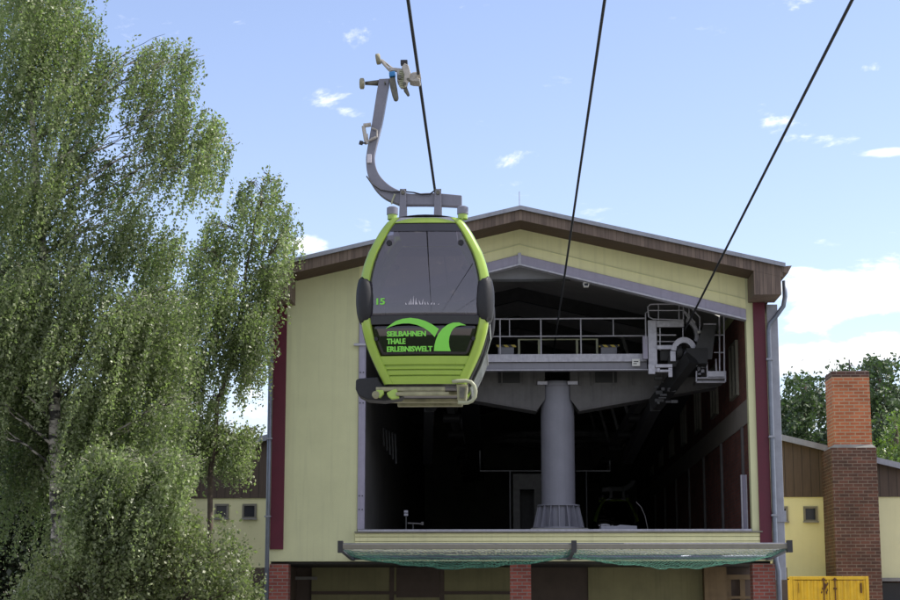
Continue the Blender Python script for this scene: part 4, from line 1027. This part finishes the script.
    m = MB(); c = G3(404.3, 63.6); m.box(c.x-.055, c.x+.055, HY-.1, HY+.02, c.z-.035, c.z+.035); m.bar(G3(406, 65), G3(408, 69.5), .03, .03); m.build('sensor', M['blackgloss'], gp, bevel=.006)
    m = MB(); c = G3(402.5, 78.5, -.13)
    for k in range(9): m.tube([c+Vector((-.05+.0*k, 0, .13-.032*k)), c+Vector((.04, 0, .115-.032*k))], .012, 6)
    m.build('spring', M['cream'], gp)
    for cx, cy, r_ in ((399.5, 76.5, .035), (404.5, 83.5, .028), (408, 79, .022), (384.8, 82, .014)):
        c = G3(cx, cy, -.17); MB().tube([c, c+Vector((0, .1, 0))], r_, 12).build('bolt', M['gripdark'], gp)
    return root
gd = make_gondola()
tag(gd, 'lime green gondola cabin number 15 hanging from the left rope in front of the station', 'gondola', 'gondolas on the ropes')
g2_ = copy_tree(gd)
def fl(o):                                              # the parked one has no lettering of its own in view
    for c in list(o.children): fl(c)
    if o.name.split('.')[0] in ('lettering', 'number_print', 'emblem', 'glint_white'): bpy.data.objects.remove(o)
fl(g2_)
YP = 76.0
c = at(613, 500, YP); g2_.location = Vector((c.x, YP, c.z-HT-.1)); g2_.rotation_euler.z = -YAW+math.pi
tag(g2_, 'second gondola parked far back in the dark hall, dimly seen above the sill', 'gondola')

# ------------------------------------------------------------------ ropes
def rope(P0, name, label, y0, y1, r=.026):
    k0 = (y0-P0.y)/RD.y; k1 = (y1-P0.y)/RD.y
    p = P0+RD*k0; q = P0+RD*k1; n = 30
    pts = [p+(q-p)*i/n for i in range(n+1)]
    o = MB().tube(pts, r, 8).build(name, M['rope'], smooth=True); tag(o, label, 'cable', 'ropes running into the station'); return o
rope(ropeA, 'haul_rope', 'left rope, the one the green gondola hangs from', -60, 66)
rope(ropeB, 'haul_rope', 'middle rope entering the opening above the round column', -60, 60, .024)
rope(ropeC, 'haul_rope', 'right rope running down to the sheave platform at the right', -60, 66)

# ------------------------------------------------------------------ foliage
def leaves(name, C_, size, mt, parent, hang=.5, aspect=.62, flat=0.):
    n = len(C_); C_ = np.asarray(C_, dtype=np.float64)
    a = rng.normal(size=(n, 3)); a[:, 2] -= hang*1.6; a /= np.linalg.norm(a, axis=1)[:, None]
    b = rng.normal(size=(n, 3)); b[:, 2] *= (1-flat); b -= a*np.sum(a*b, axis=1)[:, None]; b /= np.linalg.norm(b, axis=1)[:, None]
    s = size*rng.uniform(.45, 1.5, n)[:, None]
    v = np.empty((n, 4, 3)); v[:, 0] = C_-a*s*.5; v[:, 1] = C_+b*s*aspect*.5-a*s*.08; v[:, 2] = C_+a*s*.5; v[:, 3] = C_-b*s*aspect*.5-a*s*.08
    me = bpy.data.meshes.new(name); me.vertices.add(n*4); me.vertices.foreach_set('co', v.reshape(-1))
    me.loops.add(n*4); me.loops.foreach_set('vertex_index', np.arange(n*4, dtype=np.int32))
    me.polygons.add(n); me.polygons.foreach_set('loop_start', np.arange(0, n*4, 4, dtype=np.int32)); me.polygons.foreach_set('loop_total', np.full(n, 4, dtype=np.int32))
    me.update(calc_edges=True); me.materials.append(mt)
    o = bpy.data.objects.new(name, me); COL.objects.link(o); o.parent = parent; return o
def strands(c, r, n, ln, lean=(0, 0), per=.034, jit=.05):
    """hanging twigs with leaves: start points in the upper ellipsoid, falling by ln"""
    out = []
    for _ in range(n):
        while True:
            u = rng.uniform(-1, 1, 3)
            if np.dot(u, u) <= 1: break
        u *= 1.45 if rng.random() < .28 else .92
        s = np.array([c[0]+u[0]*r[0], c[1]+u[1]*r[1], c[2]+u[2]*r[2]])
        l = ln*rng.uniform(.5, 1.25); m = max(4, int(abs(l)/per)); t = np.linspace(0, 1, m)
        lx = lean[0]+rng.normal(0, .10); ly = lean[1]+rng.normal(0, .10)
        o0 = rng.normal(0, .22); 
        jj = jit*(1.9 if rng.random() < .2 else .85)
        p = s[None, :]+np.stack([l*(lx*t**.7+o0*(1-t)*t), l*ly*t, -l*t**1.15], 1)+rng.normal(0, jj, (m, 3))
        out.append(p)
    return np.concatenate(out)
def limb(mb, p, q, r0, r1, sagup=.25, n=9, wob=.06):
    p = Vector(p); q = Vector(q); ln = (q-p).length; pts = []; rr = []
    for i in range(n+1):
        t = i/n; v = p.lerp(q, t)+Vector((0, 0, sagup*ln*math.sin(math.pi*t)*.6)); v += Vector([random.uniform(-wob, wob) for _ in range(3)])*(math.sin(math.pi*t)) 
        pts.append(v); rr.append(r0+(r1-r0)*t**.8)
    mb.tube(pts, rr, 7); return pts
def tree(name, label, cat, trunk_pts, r0, r1, clumps, bark, leafm, size, dens=1., lean=(-.25, 0), strand=1.0, group=None, hang=.5, thin=.05, limbs=True, per=.034, jit=.05, sub=3):
    base = Vector((trunk_pts[0][0], trunk_pts[0][1], 0)); root = empty(name, base); tag(root, label, cat, group)
    T = [Vector(p)-base for p in trunk_pts]; pts = []
    for i in range(len(T)-1):
        for k in range(5): pts.append(T[i].lerp(T[i+1], k/5)+Vector((random.uniform(-.03, .03), random.uniform(-.03, .03), 0)))
    pts.append(T[-1]); n = len(pts)
    mb = MB(); mb.tube(pts, [r0+(r1-r0)*i/(n-1) for i in range(n)], 14)
    L_ = []
    for (c, r, k, ln) in clumps:
        c = Vector(c)-base
        if limbs:
            j = min(range(n), key=lambda i: abs(pts[i].z-(c.z-.55*(Vector((c.x, c.y))-Vector((pts[i].x, pts[i].y))).length)))
            rad = (r0+(r1-r0)*j/(n-1))
            lp = limb(mb, pts[j], c+Vector((0, 0, r[2]*.3)), min(rad*.26, .035), .008, .10)
            for _ in range(sub):
                q = c+Vector((random.uniform(-1, 1)*r[0], random.uniform(-1, 1)*r[1], random.uniform(-.3, .9)*r[2])); limb(mb, lp[random.randint(4, 8)], q, .012, .004, .10, 6)
        L_.append(strands(c, r, int(k*dens), ln*strand, lean, per, jit))
    tr = mb.build('trunk', bark, root, smooth=True)
    lv = leaves('crown', np.concatenate(L_), size, leafm, root, hang); return root
def cl(px, py, Y, rx, rz, ry, n, ln):
    """clump given by where it stands in the view, its size in photo pixels across and up, metres deep"""
    s = Y/F; c = at(px, py, Y); return (tuple(c), (rx*s, ry, rz*s), n, ln)

# big birch at the left
YA = 38.0
tp = [at(58, 640, YA), at(57, 520, YA), at(55, 400, YA), at(46, 300, YA), at(38, 190, YA), at(30, 70, YA), at(38, -40, YA)]
tp = [(tp[0].x, YA, 0)]+[tuple(p) for p in tp[1:]]
A = []
for _ in range(24):                                   # crown interior
    A.append(cl(random.uniform(-60, 85), random.uniform(-40, 400), YA+random.uniform(-1.5, 2.5), 34, 30, 1.0, 60, 1.1))
for px, py, rx, rz_, n in ((20, 20, 30, 25, 60), (70, 15, 30, 20, 60), (92, 30, 14, 16, 34), (60, 60, 35, 25, 70), (110, 60, 17, 16, 50), (95, 95, 22, 25, 60),
        (30, 110, 35, 30, 80), (75, 140, 30, 30, 70), (20, 190, 35, 30, 80), (60, 215, 35, 30, 80), (110, 170, 20, 25, 45), (95, 235, 35, 25, 80), (20, 265, 35, 30, 80),
        (150, 62, 13, 14, 34), (172, 50, 15, 12, 40), (192, 58, 12, 12, 34), (160, 90, 18, 18, 44), (190, 105, 18, 18, 50), (215, 125, 15, 13, 44), (228, 140, 8, 10, 24), (180, 140, 20, 16, 44), (205, 160, 13, 10, 34), (160, 130, 16, 20, 30),
        (140, 170, 14, 18, 30), (145, 215, 22, 16, 50), (175, 240, 20, 14, 50), (130, 240, 25, 20, 60)):
    A.append(cl(px, py, YA+random.uniform(-.8, .8), rx, rz_, .9, n, .85))
for _ in range(40):
    px, py, dy = random.uniform(-20, 185), random.uniform(270, 470), random.uniform(-1.2, 1.2)
    if 20 < px < 100 and 340 < py < 480: dy = abs(dy)+.7       # the trunk shows through here
    A.append(cl(px, py, YA+dy, 28, 24, .5 if dy > .7 else .9, 56, 1.2))
for _ in range(22):
    A.append(cl(random.uniform(85, 205), random.uniform(452, 520), YA-random.uniform(2.2, 3.2), 20, 12, .4, 26, .9))
tree('birch_tree', 'tallest weeping birch with pale scarred trunk filling the left edge', 'tree', tp, .17, .03, A, M['bark'], M['leaf'], .070, dens=1.12, lean=(-.30, 0), strand=1.45, per=.022, jit=.036, sub=6, group='trees left of the station')
# second birch, nearer the hall
YB = 42.0
tb = at(214, 620, YB)
tp = [(tb.x, YB, 0)]+[tuple(at(a, b, YB)) for a, b in ((210, 470), (218, 400), (236, 345), (246, 270), (262, 190))]
B = []
for px, py, rx, rz_, n in ((246, 185, 12, 10, 26), (272, 182, 14, 10, 34), (262, 205, 20, 14, 44), (286, 215, 12, 14, 34), (292, 240, 8, 14, 20), (215, 226, 12, 12, 34), (232, 240, 20, 15, 46), (265, 245, 20, 18, 44), (205, 255, 18, 16, 46),
        (225, 275, 26, 16, 70), (260, 285, 20, 14, 60), (275, 280, 14, 12, 40), (190, 300, 25, 20, 80), (235, 310, 22, 16, 60), (258, 320, 14, 14, 46), (210, 340, 20, 14, 40), (250, 345, 16, 10, 30), (180, 350, 22, 20, 60), (165, 400, 22, 20, 60), (190, 420, 20, 14, 50), (225, 432, 20, 9, 44), (252, 430, 13, 8, 36), (200, 440, 16, 8, 40), (245, 440, 14, 7, 20), (160, 260, 20, 20, 60), (195, 385, 12, 12, 22), (212, 398, 12, 8, 30), (203, 425, 12, 10, 40), (215, 300, 22, 14, 70), (238, 335, 20, 12, 60), (200, 365, 16, 12, 50), (252, 362, 16, 8, 34), (182, 390, 18, 14, 50), (225, 380, 14, 8, 18), (215, 428, 24, 8, 50), (243, 438, 20, 7, 44), (262, 318, 12, 20, 50), (268, 345, 8, 12, 24)):
    B.append(cl(px, py, YB+random.uniform(-.9, .9), rx, rz_, .9, n, .8))
tree('birch_tree', 'slimmer birch with yellow-green drooping twigs touching the left maroon strip of the station', 'tree', tp, .072, .02, B, M['brownbark'], M['leaf'], .072, dens=1.12, lean=(-.2, 0), strand=1.25, per=.022, jit=.036, sub=6, group='trees left of the station')
# silvery bush at the foot
YC = 36.3
tb = at(140, 640, YC); tp = [(tb.x, YC, 0)]+[tuple(at(a, b, YC)) for a, b in ((140, 590), (142, 540))]
Cc = []
for _ in range(74):
    px = random.uniform(25, 225); top_ = np.interp(px, [25, 60, 100, 140, 180, 215, 240], [585, 560, 530, 515, 535, 560, 605]); py = random.uniform(top_, 640)
    Cc.append(cl(px, py, YC+random.uniform(-1, 1), 18, 14, .7, 34, .34))
for _ in range(150):
    px = random.uniform(30, 258); top_ = np.interp(px, [25, 60, 100, 140, 180, 215, 240, 262], [575, 545, 505, 490, 502, 518, 548, 592])+random.uniform(-8, 90)
    Cc.append(cl(px, top_+16, YC+random.uniform(-1, .6), 6, 5, .4, 7, -random.uniform(.35, .8)))
o = tree('bush', 'loose silvery green bush with upright shoots at the foot of the birches', 'bush', tp, .06, .03, Cc, M['brownbark'], M['leaf2'], .074, dens=1.5, lean=(.1, 0), hang=-.3, group=None, jit=.06, per=.03, sub=1)
# leafy shoots with bigger leaves
# dark trees behind, left
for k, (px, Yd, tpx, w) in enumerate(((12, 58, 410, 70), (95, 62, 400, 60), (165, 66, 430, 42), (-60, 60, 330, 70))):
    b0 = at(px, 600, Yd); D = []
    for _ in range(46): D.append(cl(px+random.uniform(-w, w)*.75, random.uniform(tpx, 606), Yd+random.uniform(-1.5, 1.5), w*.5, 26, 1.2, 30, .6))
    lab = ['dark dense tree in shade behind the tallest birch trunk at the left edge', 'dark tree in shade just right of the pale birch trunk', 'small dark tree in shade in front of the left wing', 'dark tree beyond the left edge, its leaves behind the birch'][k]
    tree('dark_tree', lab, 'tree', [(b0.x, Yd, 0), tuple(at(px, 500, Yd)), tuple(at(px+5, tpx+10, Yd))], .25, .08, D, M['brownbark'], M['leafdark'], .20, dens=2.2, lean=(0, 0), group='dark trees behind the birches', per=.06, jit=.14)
# pines behind the chimney
def pine(px, top_, w, Yd, label, leafm, seed, n=46, size=.24, low=560):
    random.seed(seed); b0 = at(px, 600, Yd); D = []
    for _ in range(n):
        t = random.random()**.8; py = top_+8+(low-top_)*t*.55; hw_ = w*(.35+.65*min(1, t*2.2))
        D.append(cl(px+random.uniform(-1, 1)*hw_, py, Yd+random.uniform(-2.5, 2.5), 11, 5.5, 1.0, 24, .28))
    return tree('pine_tree' if leafm is M['needle'] else 'broadleaf_tree', label, 'tree', [(b0.x, Yd, 0), tuple(at(px+1, 480, Yd)), tuple(at(px-1, top_+20, Yd))], .28, .07, D, M['brownbark'], leafm, size, lean=(0, 0), group='trees behind the right wing', per=.06, jit=.13, hang=0, sub=1)
pine(806, 364, 26, 96, 'dark pine left of the brick chimney with gaps of sky', M['needle'], 1, 80)
pine(783, 392, 16, 100, 'lower pine tucked behind the station corner', M['needle'], 5, 50)
pine(846, 355, 18, 110, 'pine top peeping over the brick chimney', M['needle'], 2, 40)
pine(880, 352, 27, 92, 'tall pine right of the brick chimney', M['needle'], 3, 90)
pine(915, 372, 22, 98, 'pine at the right edge of the view', M['needle'], 4, 60)
pine(897, 405, 14, 76, 'light yellow-green broadleaf tree low at the right edge in front of the pines', M['leafyel'], 6, 40, .16)

# ------------------------------------------------------------------ light and sky
SUN_AZ, SUN_EL = R(84), R(50)                         # clockwise from +Y (towards the right), height
sun = bpy.data.lights.new('sun', 'SUN'); sun.energy = 4.0; sun.angle = R(.5); sun.color = (1, .95, .86)
so = bpy.data.objects.new('sun', sun); COL.objects.link(so)
sd = Vector((math.sin(SUN_AZ)*math.cos(SUN_EL), math.cos(SUN_AZ)*math.cos(SUN_EL), math.sin(SUN_EL)))
so.rotation_euler = sd.to_track_quat('Z', 'Y').to_euler(); so.location = (20, 20, 60)
w = bpy.data.worlds.new('World'); S.world = w; w.use_nodes = True; nt = w.node_tree; N, Kk = nt.nodes, nt.links
bg = N['Background']; sky = N.new('ShaderNodeTexSky'); sky.sky_type = 'NISHITA'; sky.sun_disc = False
sky.sun_elevation = SUN_EL; sky.sun_rotation = SUN_AZ; sky.air_density = 1.0; sky.dust_density = .6; sky.ozone_density = 1.6
tint = N.new('ShaderNodeVectorMath'); tint.operation = 'MULTIPLY'; tint.inputs[1].default_value = (1.23, 1.07, 1.09); Kk.new(sky.outputs[0], tint.inputs[0])
tc = N.new('ShaderNodeTexCoord')
SKYS = .14
def node(t, **k):
    n = N.new(t)
    for a, b in k.items(): setattr(n, a, b)
    return n
mp = node('ShaderNodeMapping'); mp.inputs['Scale'].default_value = (1, 1, 2.3); Kk.new(tc.outputs['Generated'], mp.inputs['Vector'])
no = node('ShaderNodeTexNoise'); no.inputs['Scale'].default_value = 14; no.inputs['Detail'].default_value = 10; no.inputs['Roughness'].default_value = .62; no.inputs['Distortion'].default_value = .3
Kk.new(mp.outputs[0], no.inputs['Vector'])
ns = node('ShaderNodeMath', operation='MULTIPLY_ADD'); ns.inputs[1].default_value = 1.7; ns.inputs[2].default_value = -.45; Kk.new(no.outputs['Fac'], ns.inputs[0])
tot = ns.outputs[0]
blobs = [(865, 292, 100, 30, .38), (805, 318, 60, 20, .26), (880, 352, 100, 22, .34), (800, 364, 70, 20, .36), (830, 140, 50, 12, .25), (885, 152, 45, 9, .28), (868, 68, 38, 9, .20), (800, 80, 24, 22, .13),
         (322, 98, 44, 16, .15), (348, 114, 26, 9, .14), (487, 163, 45, 13, .14), (310, 246, 40, 15, .33), (240, 400, 60, 50, .25), (230, 250, 30, 30, .2), (800, 270, 25, 6, .2)]
for px, py, rx, ry, amp in blobs:
    d = ray(px, py).normalized(); sx = F/rx; sz = F/ry
    s = node('ShaderNodeVectorMath', operation='SUBTRACT'); Kk.new(tc.outputs['Generated'], s.inputs[0]); s.inputs[1].default_value = d
    m_ = node('ShaderNodeVectorMath', operation='MULTIPLY'); Kk.new(s.outputs[0], m_.inputs[0]); m_.inputs[1].default_value = (sx, sx, sz)
    ln = node('ShaderNodeVectorMath', operation='LENGTH'); Kk.new(m_.outputs[0], ln.inputs[0])
    r_ = node('ShaderNodeMapRange', interpolation_type='SMOOTHSTEP'); r_.inputs['From Min'].default_value = 0; r_.inputs['From Max'].default_value = 1.25; r_.inputs['To Min'].default_value = amp*1.28+.03; r_.inputs['To Max'].default_value = 0
    Kk.new(ln.outputs['Value'], r_.inputs['Value']); ad = node('ShaderNodeMath', operation='ADD'); Kk.new(tot, ad.inputs[0]); Kk.new(r_.outputs[0], ad.inputs[1]); tot = ad.outputs[0]
# behind the viewer: idle cloud term, then a veil added for fill and reflections
sp_ = node('ShaderNodeSeparateXYZ'); Kk.new(tc.outputs['Generated'], sp_.inputs[0])
bk = node('ShaderNodeMapRange'); bk.inputs['From Min'].default_value = .3; bk.inputs['From Max'].default_value = -.6; bk.inputs['To Min'].default_value = 0; bk.inputs['To Max'].default_value = .0
Kk.new(sp_.outputs['Y'], bk.inputs['Value']); ad = node('ShaderNodeMath', operation='ADD'); Kk.new(tot, ad.inputs[0]); Kk.new(bk.outputs[0], ad.inputs[1]); tot = ad.outputs[0]
cv = node('ShaderNodeMapRange', interpolation_type='SMOOTHSTEP'); cv.inputs['From Min'].default_value = .58; cv.inputs['From Max'].default_value = .84; Kk.new(tot, cv.inputs['Value'])
mx = node('ShaderNodeMix', data_type='RGBA'); Kk.new(cv.outputs[0], mx.inputs['Factor']); Kk.new(tint.outputs[0], mx.inputs['A']); mx.inputs['B'].default_value = (7.2, 7.3, 7.6, 1)
vl = node('ShaderNodeMapRange', interpolation_type='SMOOTHSTEP'); vl.inputs['From Min'].default_value = .35; vl.inputs['From Max'].default_value = -.35; vl.inputs['To Max'].default_value = .5
Kk.new(sp_.outputs['Y'], vl.inputs['Value']); m3 = node('ShaderNodeMix', data_type='RGBA'); Kk.new(vl.outputs[0], m3.inputs['Factor']); Kk.new(mx.outputs['Result'], m3.inputs['A']); m3.inputs['B'].default_value = (6.2, 6.1, 6.6, 1)
Kk.new(m3.outputs['Result'], bg.inputs['Color']); bg.inputs['Strength'].default_value = SKYS

S.view_settings.view_transform = 'Standard'; S.view_settings.look = 'None'; S.view_settings.gamma = 1; S.view_settings.exposure = .58
S.view_settings.use_curve_mapping = False
S.render.engine = 'CYCLES'; S.cycles.max_bounces = 6; S.cycles.transparent_max_bounces = 12
